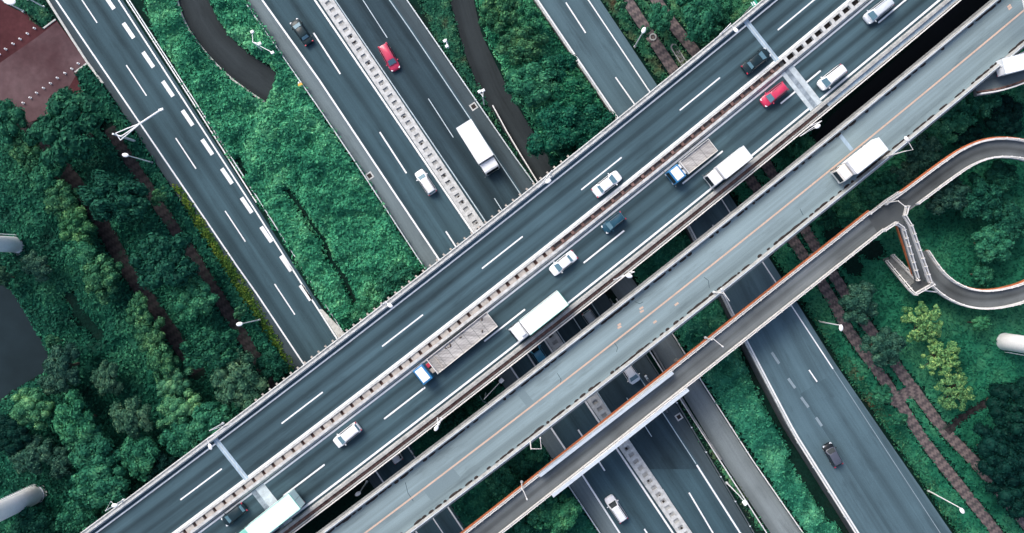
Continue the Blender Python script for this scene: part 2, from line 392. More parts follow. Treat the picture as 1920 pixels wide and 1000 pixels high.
for k in range(-8, 10):
    x, y = 241 + 36.9 * k, 57.5 + 54.6 * k; dash(mk, (x - 9.7, y - 14.2), (x + 9.7, y + 14.2), .68, .074)
tag(mk.build('left_road_broken_line', M['white']), kind='structure')
# expressway B + C
B_bar = [(457, 0), (600, 205), (665, 301), (795, 500), (1065, 905), (1128, 1000)]
B_l = [(495, 5), (595, 145), (720, 333), (822, 485), (1090, 888), (1162, 1000)]; B_r = [(590, 0), (888, 438), (1154, 838), (1262, 1000)]
C_l = [(628, 0), (910, 415), (1175, 820), (1240, 915), (1294, 1000)]; C_r = [(730, 0), (770, 57), (960, 340), (1305, 870), (1388, 1000)]
C_bar = [(762, 0), (805, 62), (960, 288), (1005, 350), (1262, 748), (1410, 998)]
mb = MB(); ribbon(mb, B_bar, sh(B_r, 12), .06); struct('expressway_west_lanes', mb, M['asph_low'])
mb = MB(); ribbon(mb, B_bar, sh(B_l, -3), .066); struct('expressway_shoulder', mb, M['shoulder'])
mb = MB(); ribbon(mb, sh(C_l, -6), C_bar, .06, -700, 1700); struct('expressway_east_lanes', mb, M['asph_low'])
mb = MB(); ribbon(mb, sh(C_l, 2), sh(C_r, -2), .064, -700, 880, 20)
# resurfaced dark stretch ends in a skewed cut
mb.add([W(1222, 880, .064), W(1309, 880, .064), W(1306, 872, .064), W(1245, 916, .064), W(1237, 908, .064)], [(0, 4, 3, 2, 1)]) if False else None
struct('resurfaced_stretch', mb, M['asph_dark'])
mb = MB(); ribbon(mb, sh(C_r, 4), C_bar, .066); struct('expressway_shoulder', mb, M['shoulder_dark'])
mk = MB(); line_on(mk, B_l, .3, .074, -600, 1600); line_on(mk, B_r, .32, .074, -600, 1600)
for k in range(-3, 9):
    dx, dy = 124, 186; dash(mk, (588 + dx * k, 62 + dy * k), (638 + dx * k, 139 + dy * k), .26, .074)
line_on(mk, C_l, .26, .076, 918, 1600); line_on(mk, C_r, .28, .076, 872, 1600)
dash(mk, (1292, 924), (1337, 1000), .25, .074)
tag(mk.build('expressway_markings', M['white']), kind='structure')
mk = MB(); line_on(mk, C_l, .16, .074, -600, 916); line_on(mk, C_r, .12, .074, -600, 870)
for k in range(-3, 5):
    dx, dy = 124, 187; dash(mk, (679 + dx * k, -2 + dy * k), (726 + dx * k, 71 + dy * k), .13, .074)
tag(mk.build('expressway_faded_markings', M['white_thin']), kind='structure')
# service lane D
D_l = [(843, 0), (870, 95), (898, 170), (925, 215), (1007, 345), (1225, 655), (1283, 745), (1350, 858), (1445, 1000)]
D_r = [(888, 0), (903, 65), (960, 182), (1040, 315), (1262, 632), (1313, 716), (1410, 866), (1503, 1000)]
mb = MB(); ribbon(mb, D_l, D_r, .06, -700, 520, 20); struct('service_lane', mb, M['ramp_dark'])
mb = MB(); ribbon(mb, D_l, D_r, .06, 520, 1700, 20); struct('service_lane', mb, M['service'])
# curved ramp that dives under the shrubs
mb = MB(); lp = [(325, -160), (330, -40), (335, 0), (350, 45), (382, 92), (430, 143), (478, 178), (500, 192)]; rp = [(385, -160), (388, -40), (392, 0), (404, 28), (428, 66), (468, 102), (505, 125), (520, 138)]
for i in range(len(lp) - 1):
    a, b, c, d = W(*lp[i], .06), W(*lp[i + 1], .06), W(*rp[i + 1], .06), W(*rp[i], .06)
    mb.quad(a, b, c, d, [(i * 5, 0), (i * 5 + 5, 0), (i * 5 + 5, 5), (i * 5, 5)])
struct('curved_ramp', mb, M['ramp_dark'])
# right highway E: carried on a retaining wall in its southern half
def zE(y): return 1.2 + 2.6 * min(1, max(0, (y - 200) / 400))
E_l = [(1008, 0), (1158, 221), (1293, 424), (1330, 498), (1352, 542), (1401, 640), (1440, 715), (1490, 810), (1610, 1000)]
E_r = [(1103, 0), (1218, 172), (1352, 372), (1372, 404), (1485, 575), (1562, 692), (1773, 1015)]
E_er = [(1125, 0), (1232, 160), (1372, 372), (1487, 556), (1565, 680), (1785, 1000)]
mb = MB(); ribbon(mb, sh(E_l, -5), E_er, 0, -700, 1700, 20, zE, 5); struct('right_highway', mb, M['asph_right'])
mb = MB()
Ed = [(1403, 578), (1447, 662), (1500, 738), (1600, 893), (1650, 1000)]
ribbon(mb, [(1500, 738), (1600, 893), (1668, 1000)], E_er, 0, 745, 1300, 15, lambda y: zE(y) + .004)
mb.add([W(1500, 739, 3.804), W(1504, 745, 3.804), W(1609.6, 745, 3.804), W(1574, 693, 3.804)], [(0, 1, 2, 3)], [(3.6, 0), (4.3, 0), (4.3, 7.2), (0, 7.2)]); struct('resurfaced_stretch', mb, M['patch'])
mk = MB(); line_on(mk, E_l, .28, 0, -600, 1500, lambda y: zE(y) + .012, 20); line_on(mk, E_r, .2, 0, -600, 692, lambda y: zE(y) + .012, 20)
for a, b in (((1061, 5), (1098, 62)), ((1154, 145), (1190, 196)), ((1247, 285), (1283, 336)), ((1517, 694), (1532, 716)), ((1336, 422), (1352, 448)), ((1425, 560), (1450, 597)), ((968, -135), (1005, -78))):
    dash(mk, a, b, .22, zE((a[1] + b[1]) / 2) + .02)
tag(mk.build('right_highway_markings', M['white']), kind='structure')
mk = MB()
for a, b in (((1447, 661), (1461, 682)), ((1502, 745), (1516, 764)), ((1478, 710), (1491, 728)), ((1530, 783), (1541, 799))): dash(mk, a, b, .42, zE(750) + .02)
line_on(mk, E_r, .12, 0, 692, 1500, lambda y: zE(y) + .014, 20)
tag(mk.build('right_highway_worn_markings', M['white_worn']), kind='structure')
# parapet along the west edge of the right highway
t = thing('parapet_wall', 'low pale parapet with dark retaining wall along the left edge of the right highway', 'wall', W(1158, 221, 0))
mb = MB(); pth = [W(at_x(sh(E_l, -7), y), y, zE(y)) for y in range(-300, 1400, 20)]
sweep(mb, pth, rect(-.25, .0, -.1, .45)); mb.build('coping', M['conc_lt'], t)
mb = MB(); sweep(mb, pth, rect(-.28, .10, -4.2, -.1)); mb.build('retaining_wall', M['soot'], t)
# kerbs
mb = MB(); sweep(mb, resample([W(86, -6, 0), W(135, 72, 0), W(165, 118, 0), W(194, 157, 0)], 3), rect(-.18, .18, 0, .24))
tag(mb.build('kerb', M['kerb']), 'pale kerb edging the maroon plaza beside the left road', 'kerb')
mb = MB(); sweep(mb, [W(82, 54, 0), W(105, 37, 0)], rect(-.12, .12, 0, .2)); tag(mb.build('kerb', M['kerb']), 'short pale kerb at the green corner above the maroon plaza', 'kerb')
mb = MB(); sweep(mb, [W(141, 136, 0), W(163, 120, 0)], rect(-.12, .12, 0, .2)); tag(mb.build('kerb', M['kerb']), 'short pale kerb between the maroon plaza and the shrub bed below it', 'kerb')
mb = MB(); poly(mb, [(598, 580), (604, 580), (648, 626), (640, 636), (634, 634)], .16, .16); tag(mb.build('kerb', M['kerb']), 'pale wedge kerb where the left road meets the viaduct', 'kerb')
mb = MB(); sweep(mb, smoothp([W(u - 3, v, 0) for u, v in lp], 1), rect(-.15, .15, 0, .3)); tag(mb.build('kerb', M['kerb']), 'curved pale kerb on the outside of the dark ramp', 'kerb')

# ------------------------------------------------------------------ guard rails and medians on the ground
def guardrail(label, pl, y0, y1, z=0.0, h=.8, mat='steel', step=46, zf=None, group='guardrails along the lower roads', dx=0):
    ys = list(range(y0, y1, 25)) + [y1]
    pts = [W(at_x(pl, y) + dx, y, (zf(y) if zf else z)) for y in ys]
    t = thing('guardrail', label, 'guardrail', pts[0], 0, group)
    m1 = MB(); sweep(m1, pts, [(-.07, h - .3), (-.11, h - .2), (-.07, h), (.07, h), (.11, h - .2), (.07, h - .3)]); m1.build('rail', M[mat], t)
    pm = None
    for y in range(y0 + 10, y1, step):
        p = W(at_x(pl, y) + dx, y, (zf(y) if zf else z))
        if pm is None:
            b_ = MB(False); b_.box((0, 0, h / 2), (.16, .16, h)); b_.box((0, 0, h + .03), (.26, .2, .1)); o = b_.build('post', M['steel'], t); pm = o
        else: o = pm.copy(); C.objects.link(o); o.parent = t
        o.location = p - t.location
    return t
guardrail('steel guardrail on the right side of the left road', [(238, 0), (355, 180), (480, 373), (640, 624)], -250, 620, dx=6)
guardrail('steel guardrail between the shrub bank and the grey expressway shoulder', B_bar, -250, 505, step=33)
guardrail('steel guardrail on the expressway edge facing the brownish plant strip', C_bar, -250, 350, step=33)
guardrail('dark guardrail on the expressway edge below the footbridge', C_bar, 560, 1400, mat='steel_dk', dx=2)
guardrail('white guardrail left of the pale service lane', [(1226, 672), (1277, 752), (1437, 1000)], 560, 1400, mat='rail_white')
guardrail('white guardrail right of the pale service lane', D_r, 560, 1400, mat='rail_white', dx=2)
guardrail('thin steel guardrail on the lower left of the expressway beside the bottom trees', sh(B_bar, -2), 860, 1400, step=40)
guardrail('green stained rail on top of the right highway retaining wall', sh(E_l, -7), 820, 1300, mat='rail_white', zf=zE, dx=-1, h=1.0)
t = thing('low_wall', 'white topped low wall between the plant strip and the dark service lane', 'wall', W(926, 205, 0))
mb = MB(); sweep(mb, [W(u, v, 0) for u, v in [(924, 200), (950, 248), (975, 290), (1009, 345)]], rect(-.08, .08, 0, 1.1)); mb.build('wall', M['conc'], t)
mb = MB(); sweep(mb, [W(u, v, 0) for u, v in [(924, 200), (950, 248), (975, 290), (1009, 345)]], rect(-.09, .09, 1.1, 1.18)); mb.build('coping', M['rail_white'], t)
t = thing('low_wall', 'dark narrow wall along the left side of the upper service lane', 'wall', W(1230, 700, 0))
mb = MB(); sweep(mb, [W(u, v, 0) for u, v in [(1208, 630), (1262, 722), (1300, 785), (1350, 860)]], rect(-.15, .15, 0, .9)); mb.build('wall', M['conc_dk'], t)

def ladder_mesh(mb, path, o0, i0, i1, o1, h, pitch, duty):
    """one connected ladder: two side rails and cross ribs framing open pits"""
    rs = resample(path, .25); fr = path_frames(rs); tot = fr[-1][2]; st = []; L = 0; k = 0
    while L < tot:
        a = L; b = min(tot, L + pitch * duty); st += [a, b]; L += pitch
    st.append(tot); st = sorted(set(st)); Ls = [f[2] for f in fr]; vs = []; uv = []
    def at(l):
        import bisect
        i = max(1, min(len(fr) - 1, bisect.bisect_left(Ls, l))); f = (l - Ls[i - 1]) / max(1e-6, Ls[i] - Ls[i - 1])
        return fr[i - 1][0].lerp(fr[i][0], f), fr[i][1]
    for l in st:
        p, r = at(l)
        for z in (h, 0):
            for o in (o0, i0, i1, o1): vs.append(p + r * o + Vector((0, 0, z))); uv.append((l, o))
    fs = []
    def isrib(i): return ((st[i] + st[i + 1]) / 2) % pitch < pitch * duty
    n = len(st)
    for i in range(n - 1):
        a, b = i * 8, (i + 1) * 8
        fs += [(a, b, b + 1, a + 1), (a + 2, b + 2, b + 3, a + 3), (a + 4, b + 4, b, a), (a + 3, b + 3, b + 7, a + 7)]
        if isrib(i): fs.append((a + 1, b + 1, b + 2, a + 2))
        else:
            fs += [(a + 1, b + 1, b + 5, a + 5), (a + 6, b + 6, b + 2, a + 2), (a + 1, a + 2, a + 6, a + 5), (b + 2, b + 1, b + 5, b + 6)]
    return mb.add(vs, fs, uv)
def ladder_median(label, cl, y0, y1, width, pitch, mat, pit, group=None):
    """median of two kerbs with cross ribs framing square pits"""
    pts = [W(at_x(cl, y), y, 0) for y in list(range(y0, y1, 40)) + [y1]]
    t = thing('median_strip', label, 'median', pts[0], 0, group)
    mb = MB(); w = width / 2; ladder_mesh(mb, pts, -w, -w * .42, w * .42, w, .45, pitch, .5); mb.build('concrete_ladder', M[mat], t)
    mb = MB(); sweep(mb, pts, rect(-w * .415, w * .415, 0, .2)); mb.build('planting_bed', M[pit], t)
    fr = path_frames(resample(pts, 1.0))
    mb = MB()
    for p, r, l in fr:
        if random.random() < .45: mb.ellipsoid(p + r * random.uniform(-.15, .15) + Vector((0, 0, .25)), (.24, .2, .2), random.random() * 3, 7, 5)
    tag(mb.build('pit_plants', M['hole'], t), kind='stuff')
    return t
med = [(611, 0), (898, 428), (1105, 738), (1165, 825), (1284, 1000)]
ladder_median('pale concrete expressway median with a row of square pits', med, -300, 1400, 2.15, 1.36, 'conc_lt', 'conc')

# ------------------------------------------------------------------ bridges
D_ = Vector((.7835, -.6214)); N_ = Vector((.6214, .7835))
def mpx(s, t, s0=514, k=1.7e-5):
    q = D_ * s + N_ * (t - k * (s - s0) ** 2); return (q.x, q.y)
ZM, ZS, ZF = 9.0, 13.0, 9.0
kM, kS = (H - ZM) / F, (H - ZS) / F
def mpath(s0, s1, z=ZM, t=1015, step=40):
    n = max(2, int(abs(s1 - s0) / step)); return [W(*mpx(s0 + (s1 - s0) * i / n, t), z) for i in range(n + 1)]
def mo(t): return (t - 1015) * kM
S0, S1 = -1100, 2000
via = thing('viaduct', 'wide four lane concrete viaduct crossing the middle of the scene on piers', 'bridge', W(*mpx(514, 1015), 0))
P = mpath(S0, S1)
mb = MB(); sweep(mb, P, [(mo(896), -.02), (mo(1132), -.02), (mo(1132), -.5), (mo(1105), -.75), (mo(1075), -2.0), (mo(955), -2.0), (mo(922), -.75), (mo(896), -.5)]); mb.build('deck', M['conc_dk'], via)
mb = MB(); sweep(mb, P, [(mo(902), 0.0), (mo(1001), 0.0)], False); mb.f = [f[::-1] for f in mb.f]; mb.build('carriageway', M['asph_main'], via)
mb = MB(); sweep(mb, P, [(mo(1024), 0.0), (mo(1114), 0.0)], False); mb.f = [f[::-1] for f in mb.f]; mb.build('carriageway', M['asph_main'], via)
mb = MB(); sweep(mb, P, [(mo(894.5), -.3), (mo(894.5), .75), (mo(896.5), .8), (mo(896.5), .55), (mo(900), .55), (mo(900.5), .95), (mo(903.5), .95), (mo(905.5), -.01)]); mb.build('parapet', M['conc_lt'], via)
mb = MB(); sweep(mb, P, [(mo(1113.5), -.01), (mo(1114), .5), (mo(1115.5), .8), (mo(1120.5), .8), (mo(1121), -.01)]); mb.build('parapet', M['conc'], via)
mb = MB(); sweep(mb, mpath(S0, 1064), rect(mo(1121), mo(1126), -.01, .35)); mb.build('cable_trough', M['rust'], via)
mb = MB(); sweep(mb, mpath(1090, S1), rect(mo(1121), mo(1127.5), -.01, .35)); mb.build('cable_trough', M['bluepale'], via)
mb = MB(); sweep(mb, P, rect(mo(1127.5), mo(1130), -.01, .6)); mb.build('outer_kerb', M['conc'], via)
mb = MB(); sweep(mb, P, rect(mo(1131.5), mo(1133.3), -.4, .9)); mb.build('outer_rail', M['rail_white'], via)
mk = MB()
for tt, w in ((912, .24), (998.5, .36), (1027, .3), (1107.5, .32)): sweep(mk, P, [(mo(tt) - w / 2, .006), (mo(tt) + w / 2, .006)], False)
mk.f = [f[::-1] for f in mk.f]
def sdash(s, tt, L, w, z=ZM + .006): a = mpx(s, tt); b = mpx(s + L, tt); dash(mk, a, b, w, z)
for i in range(-4, 9): sdash(-80 + 237.5 * i, 956.5, 97, .22)
for i in range(-4, 9): sdash(-161.5 + 237.5 * i, 1066.5, 97, .26)
mk.build('lane_markings', M['white'], via)
# median, three different stretches
mb = MB(); sweep(mb, P, [(mo(1001), -.01), (mo(1001.5), .8), (mo(1004.5), .8), (mo(1004.5), -.01)]); sweep(mb, P, [(mo(1014.5), -.01), (mo(1014.5), .8), (mo(1019.5), .8), (mo(1023.5), -.01)]); mb.build('median_barrier', M['conc_lt'], via)
def med_seg(s0, s1, floor, rib, pitch, duty, hz=.55, hole=None):
    m1 = MB(); sweep(m1, mpath(s0, s1), rect(mo(1004.5), mo(1014.5), .0, .12)); m1.build('median_floor', M[floor], via)
    m2 = MB(); ladder_mesh(m2, mpath(s0, s1, ZM, 1009.5, 20), mo(1004.6) - mo(1009.5), mo(1004.6) - mo(1009.5) + .06, mo(1014.4) - mo(1009.5) - .06, mo(1014.4) - mo(1009.5), .12 + hz, pitch * kM, duty); m2.build('median_ladder', M[rib], via)
    if hole:
        m3 = MB(); s = s0 + pitch * .5
        while s < s1:
            for q in (-3, 1.5): m3.ellipsoid(W(*mpx(s + q + random.uniform(-1, 1), 1009.5 + random.uniform(-2, 2)), ZM + .3), (.22, .2, .3), 0, 7, 5)
            s += pitch
        tag(m3.build('median_plants', M[hole], via), kind='stuff')
med_seg(S0, 330, 'rust', 'tan', 23, .74, .5, None)
med_seg(330, 520, 'rust', 'tan', 22, .7, .5, None)
med_seg(520, 1066, 'tan_grey', 'rust', 24, .14, .35, None)
med_seg(1078, S1, 'hole', 'conc_lt', 22.5, .3, .68, None)
m2 = MB()
for tt in (1005.5, 1013.5): m2 = MB(); sweep(m2, mpath(520, 1066), rect(mo(tt) - .06, mo(tt) + .06, .4, .62)); m2.build('median_rail', M['rust'], via)
b_ = MB(False); b_.box((0, 0, 0), (.5, .55, .5)); br = b_.build('median_post', M['rust'], via); s = 522
while s < 1066:
    if s > 522: o = br.copy(); C.objects.link(o); o.parent = via
    else: o = br
    o.location = W(*mpx(s, 1009.5), ZM + .5) - via.location; o.rotation_euler = (0, 0, R(38.4)); s += 24
# expansion joints
def across(sa, sb, t0, t1, z, mat, name):
    m_ = MB(); n = 6
    for i in range(n):
        ta, tb = t0 + (t1 - t0) * i / n, t0 + (t1 - t0) * (i + 1) / n
        m_.quad(W(*mpx(sa, ta), z), W(*mpx(sa, tb), z), W(*mpx(sb, tb), z), W(*mpx(sb, ta), z))
    m_.build(name, M[mat], via)
for sj in (1071, -196): across(sj - 5, sj + 5, 905, 1000, ZM + .010, 'bluepale', 'expansion_joint'); across(sj - 1, sj + 1, 905, 1000, ZM + .014, 'conc_joint', 'joint_seal')
across(1061, 1089, 1024.5, 1113, ZM + .010, 'conc_joint', 'joint_slab'); across(1069, 1078, 1024.5, 1113, ZM + .014, 'stain', 'joint_stain')
across(-197, -176, 1024.5, 1113, ZM + .010, 'conc_joint', 'joint_slab'); across(-205, -195, 1024.5, 1113, ZM + .014, 'stain', 'joint_stain')
br = None
for i in range(46):
    s = -90 + i * 16.5
    if br is None:
        b_ = MB(False); b_.box((0, 0, 0), (.3, .55, .2)); b_.box((.0, .1, .13), (.16, .3, .08)); br = b_.build('bracket', M['tan'], via); o = br
    else: o = br.copy(); C.objects.link(o); o.parent = via
    o.location = W(*mpx(s, 893), ZM + .3) - via.location; o.rotation_euler = (0, 0, R(38.4 + 10))
for s in range(-700, 1700, 330):
    for tt in (960, 1070):
        b_ = MB(); a = W(*mpx(s, tt), 0); b_.bevel_box((a.x, a.y, 3.5), (1.6, 2.2, 7.0), R(38.4), .2, 2); b_.build('pier', M['conc'], via)
# second, paler bridge
def spx(s, t): return mpx(s, t, 697, 1.7e-5)
def spath(s0, s1, z=ZS, t=1219, step=40):
    n = max(2, int(abs(s1 - s0) / step)); return [W(*spx(s0 + (s1 - s0) * i / n, t), z) for i in range(n + 1)]
def so(t): return (t - 1219) * kS
sec = thing('overpass', 'paler two lane overpass with an orange centre line beside the viaduct', 'bridge', W(*spx(697, 1219), 0))
PS = spath(-900, 2200)
mb = MB(); sweep(mb, PS, [(so(1167), -.02), (so(1272), -.02), (so(1275), -.9), (so(1250), -2.1), (so(1190), -2.1), (so(1165), -.9)]); mb.build('deck', M['conc_dk'], sec)
mb = MB(); sweep(mb, PS, [(so(1176), 0), (so(1263), 0)], False); mb.f = [f[::-1] for f in mb.f]; mb.build('carriageway', M['asph_second'], sec)
mb = MB(); sweep(mb, PS, [(so(1166), -.9), (so(1169.5), .75), (so(1173), .8), (so(1175.5), -.01)]); mb.build('parapet', M['conc'], sec)
mb = MB(); sweep(mb, PS, [(so(1263.5), -.01), (so(1266), .8), (so(1269), .75), (so(1275.5), -.9)]); mb.build('parapet', M['conc'], sec)
mb = MB()
for tt, z in ((1171.2, .86), (1267.5, .86)): sweep(mb, PS, rect(so(tt) - .06, so(tt) + .06, .8, .9))
mb.build('top_rail', M['steel'], sec)
mk = MB(); sweep(mk, PS, [(-.13, .006), (.13, .006)], False); mk.f = [f[::-1] for f in mk.f]
for a, b in (((1158, 611), (1164, 607)), ((1158, 616), (1165, 612)), ((1199, 580), (1206, 576)), ((1200, 586), (1207, 582)), ((1225, 606), (1231, 602)), ((1265, 573), (1272, 568)), ((1889, 14), (1895, 9)), ((1891, 18), (1897, 13))): dash(mk, a, b, .3, ZS + .007)
mk.build('orange_markings', M['orange'], sec)
mb = MB(); s = -880
while s < 1600:
    for tt in (1177.2, 1261.8):
        if random.random() < .82:
            L = random.uniform(.5, 2.2); p = W(*spx(s + random.uniform(-3, 3), tt + random.uniform(-.5, .5)), ZS)
            mb.ellipsoid(p, (L / 2, random.uniform(.12, .26), .12), R(38.4), 8, 4)
    s += 17
tag(mb.build('gutter_weeds', M['hole'], sec), kind='stuff')
m_ = MB(); m_.quad(W(*spx(1073, 1180), ZS + .004), W(*spx(1073, 1216), ZS + .004), W(*spx(1080, 1216), ZS + .004), W(*spx(1080, 1180), ZS + .004)); m_.build('expansion_joint', M['bluepale'], sec)
M['patched'] = asphalt('patched_surface', (.185, .252, .272), .1, 3, 0, .1)
for sa, sb, ta, tb in ((50, 120, 1222, 1245), (300, 316, 1182, 1215)): m_ = MB(); m_.quad(W(*spx(sa, ta), ZS + .004), W(*spx(sa, tb), ZS + .004), W(*spx(sb, tb), ZS + .004), W(*spx(sb, ta), ZS + .004)); m_.build('surface_patch', M['patched'], sec)
for pts in ([(899, 742), (905, 752), (915, 758), (924, 768)], [(1045, 700), (1052, 712), (1050, 722)], [(1150, 640), (1158, 652), (1156, 660)], [(760, 905), (765, 925), (775, 940)], [(1320, 520), (1328, 526), (1330, 540)], [(1190, 566), (1200, 570), (1206, 566)], [(1500, 392), (1506, 404)]):
    m_ = MB(); q = [W(u, v, ZS + .004) for u, v in pts]; sweep(m_, q, [(.035, 0), (-.035, 0)], False); m_.build('surface_crack', M['asph_dark'], sec)
for s in range(-560, 1800, 370):
    b_ = MB(); a = W(*spx(s, 1219), 0); b_.bevel_box((a.x, a.y, 5.45), (1.5, 3.2, 10.9), R(38.4), .25, 2); b_.build('pier', M['conc'], sec)
# footbridge with loop ramp and stairs
fb = thing('footbridge', 'narrow footbridge with orange fascia and white railings running to a spiral loop', 'bridge', W(1200, 760, 0))
up = [(560, 1240), (960, 926.5), (1100, 816.5), (1328.7, 640), (1505, 500), (1655.6, 382), (1665, 374)]
lo = [(560, 1298), (960, 984.5), (1130, 849), (1300, 709), (1440, 598), (1570, 500), (1677, 416)]
ctr = [W((a[0] + b[0]) / 2, (a[1] + b[1]) / 2, ZF) for a, b in zip(up, lo)]
FW = 1.95
loop_px = [(1668, 398, 9), (1690, 383, 9), (1790, 308, 9), (1822, 290, 8.9), (1850, 280, 8.8), (1885, 277, 8.6), (1930, 284, 8.3), (1975, 310, 7.9), (2005, 355, 7.4), (2015, 405, 7), (2008, 455, 6.6), (1985, 500, 6.2), (1950, 533, 5.8), (1915, 551, 5.4), (1861, 563, 5), (1820, 561, 4.6), (1785, 548, 4.2), (1757, 527, 3.8), (1738, 503, 3.4), (1722, 478, 3.0)]
ctrF = resample(ctr[:-1] + [W(1640, 419, ZF)], 4)
loop = smoothp([W(u, v, z) for u, v, z in loop_px], 2)
allp = ctr[:5] + [W(1640, 419, ZF)]
def foot_deck(path, parent, nm='deck', hw=1.95):
    mb = MB(); sweep(mb, path, [(-hw, -.02), (hw, -.02), (hw, -.35), (.8, -.9), (-.8, -.9), (-hw, -.35)]); mb.build(nm, M['conc_dk'], parent)
    mb = MB(); sweep(mb, path, [(-hw + .25, .0), (hw - .25, .0)], False); mb.f = [f[::-1] for f in mb.f]; mb.build('walkway', M['foot'], parent)
def foot_rail(path, off, parent, h=1.1, w=.34, posts=True, nm='railing'):
    mb = MB(); sweep(mb, path, rect(off - w / 2, off - w / 2 + .1, -.05, h * .55)); sweep(mb, path, rect(off + w / 2 - .1, off + w / 2, -.05, h * .55))
    sweep(mb, path, rect(off - .07, off + .07, h - .08, h)); sweep(mb, path, rect(off - w / 2 + .1, off + w / 2 - .1, -.05, .1))
    if posts:
        L = 0
        for p, r, l in path_frames(resample(path, .5)):
            if l >= L: mb.box(p + r * off + Vector((0, 0, h / 2)), (w, .08, h), math.atan2(r.y, r.x)); L += 1.6
    return mb.build(nm, M['rail_white'], parent)
fpath = resample(ctr[:5] + [W(1643, 414, ZF)], 6)
foot_deck(fpath, fb); foot_deck([Vector(p) + Vector((0, 0, -.004)) for p in loop], fb, 'loop_deck', 1.6)
foot_rail(fpath, -FW + .2, fb); foot_rail([W(1628, 402, ZF), W(1660, 376.5, ZF), W(1684, 361, ZF)], 0, fb); foot_rail(fpath, FW - .2, fb)
foot_rail(loop, -1.45, fb, w=.3); lin = [p for i, p in enumerate(loop) if i > 12 or (p - W(1668, 398, 9)).length > 3.4]; foot_rail(lin, 1.45, fb, w=.3)
for pth, off in ((fpath, -FW - .02), (loop[:len(loop) // 3], -1.64), (loop[len(loop) // 3:], 1.64)):
    mb = MB(); sweep(mb, pth, [(off - .12, -.55), (off - .2, .12), (off + .08, .18), (off + .1, -.55)] if off < 0 else [(off - .1, -.55), (off - .08, .18), (off + .1, .12), (off + .12, -.55)]); mb.build('orange_fascia', M['orange_pt'], fb)
# junction plate joining deck, loop and stairs
mb = MB(); poly(mb, [(1626, 405), (1650, 386), (1668, 372), (1704, 374), (1700, 388), (1697, 405), (1693, 425), (1679, 418), (1648, 441)], ZF + .003, .5); mb.build('junction_slab', M['foot'], fb)
# sign panels fixed to both sides over the expressway
for name, a, b, off in (('screen_panel', (1012, 893), (1262, 699), 0), ('screen_panel', (1036, 931), (1291, 731), 0)):
    p, q = W(*a, ZF + 1.5), W(*b, ZF + 1.5); mb = MB(); sweep(mb, resample([p, q], 6), rect(-.24, .24, -1.9, 0)); mb.build(name, M['panel'], fb)
for u, v in ((905, 1000), (1015, 915), (1290, 690), (1420, 590), (1560, 480)):
    b_ = MB(); a = W(u, v, 0); top = W(u, v, ZF); b_.tube([(top.x, top.y, 0), (top.x, top.y, ZF - .9)], .55, 14); b_.build('pier', M['conc'], fb, True)
for u, v, z in loop_px[2::3]:
    b_ = MB(); a = W(u, v, z); b_.tube([(a.x, a.y, 0), (a.x, a.y, z - .85)], .4, 12); b_.build('pier', M['conc'], fb, True)
# stairs: junction -> landing -> back down to the ground
sA, sB = W(1694, 418, ZF), W(1727, 528, 5.2); sC, sD = W(1714, 537, 5.15), W(1664, 482, .3)
st = MB(); sweep(st, [sA, sB], [(-.85, 0), (.85, 0), (.85, -.35), (-.85, -.35)]); st.build('stair_flight', M['foot'], fb)
st = MB(); poly(st, [(1702, 540), (1724, 524), (1748, 533), (1716, 552)], 5.22, .35); st.build('stair_landing', M['foot'], fb)
st = MB(); n = 26
for i in range(n):
    p = sC.lerp(sD, (i + .5) / n); d = (sD - sC); d.z = 0; a = math.atan2(d.y, d.x); st.box(p, (d.length / n * .96, 2.0, .17), a)
st.build('stair_treads', M['conc_dk'], fb)
for pth in ([W(1678, 419, ZF), W(1690, 427, ZF - .3), W(1718, 522, 5.2)], [W(1693, 404, ZF), W(1705, 424, ZF - .3), W(1742, 530, 5.2)], [W(1699, 387, ZF), W(1695, 404, ZF)], [W(1655, 433, ZF), W(1679, 418, ZF)],
            [W(1659, 489, .3), W(1706, 545, 5.1), W(1714, 552, 5.2)], [W(1671, 478, .3), W(1718, 526, 5.1)], [W(1714, 552, 5.2), W(1747, 533, 5.2)]):
    foot_rail(pth, 0, fb, 1.1, .42, True, 'stair_railing')
mb = MB(); sweep(mb, [W(1681, 424, ZF - .1), W(1712, 517, 5.0)], rect(-.1, .06, -.4, .1)); mb.build('orange_fascia', M['orange_pt'], fb)
mb = MB(); mb.tube([W(1731, 545, 4.9), W(1757, 548, 4.4)], .1); mb.build('tie_bar', M['rail_white'], fb)
mb = MB(); mb.tube([W(1715, 545, 0), W(1715, 545, 4.9)], .3, 10); mb.build('pier', M['conc'], fb)
# short ramp bridge in the top right corner
rb = thing('slip_bridge', 'end of a narrow grey slip bridge at the right edge under the overpass', 'bridge', W(1890, 135, 0))
rpth = smoothp([W(1828, 152, 11.5), W(1870, 146, 11.5), (W(1920, 128, 11.5)), W(2000, 85, 11.5), W(2160, -20, 11.5)], 2)
mb = MB(); sweep(mb, rpth, rect(-2.3, 2.3, -.9, -.01)); mb.build('deck', M['conc_dk'], rb)
mb = MB(); sweep(mb, rpth, [(-2.1, 0), (2.1, 0)], False); mb.f = [f[::-1] for f in mb.f]; mb.build('carriageway', M['shoulder'], rb)
mb = MB(); sweep(mb, rpth, rect(1.7, 1.95, 0, .6)); mb.build('kerb_beam', M['rust'], rb)
mb = MB(); sweep(mb, rpth, rect(2.1, 2.3, 0, 1)); sweep(mb, rpth, rect(-2.3, -2.1, 0, 1)); mb.build('railing', M['rail_white'], rb)
for q in (2, 7, 12): b_ = MB(); a = rpth[q]; b_.tube([(a.x, a.y, 0), (a.x, a.y, 10.7)], .6, 12); b_.build('pier', M['conc'], rb, True)

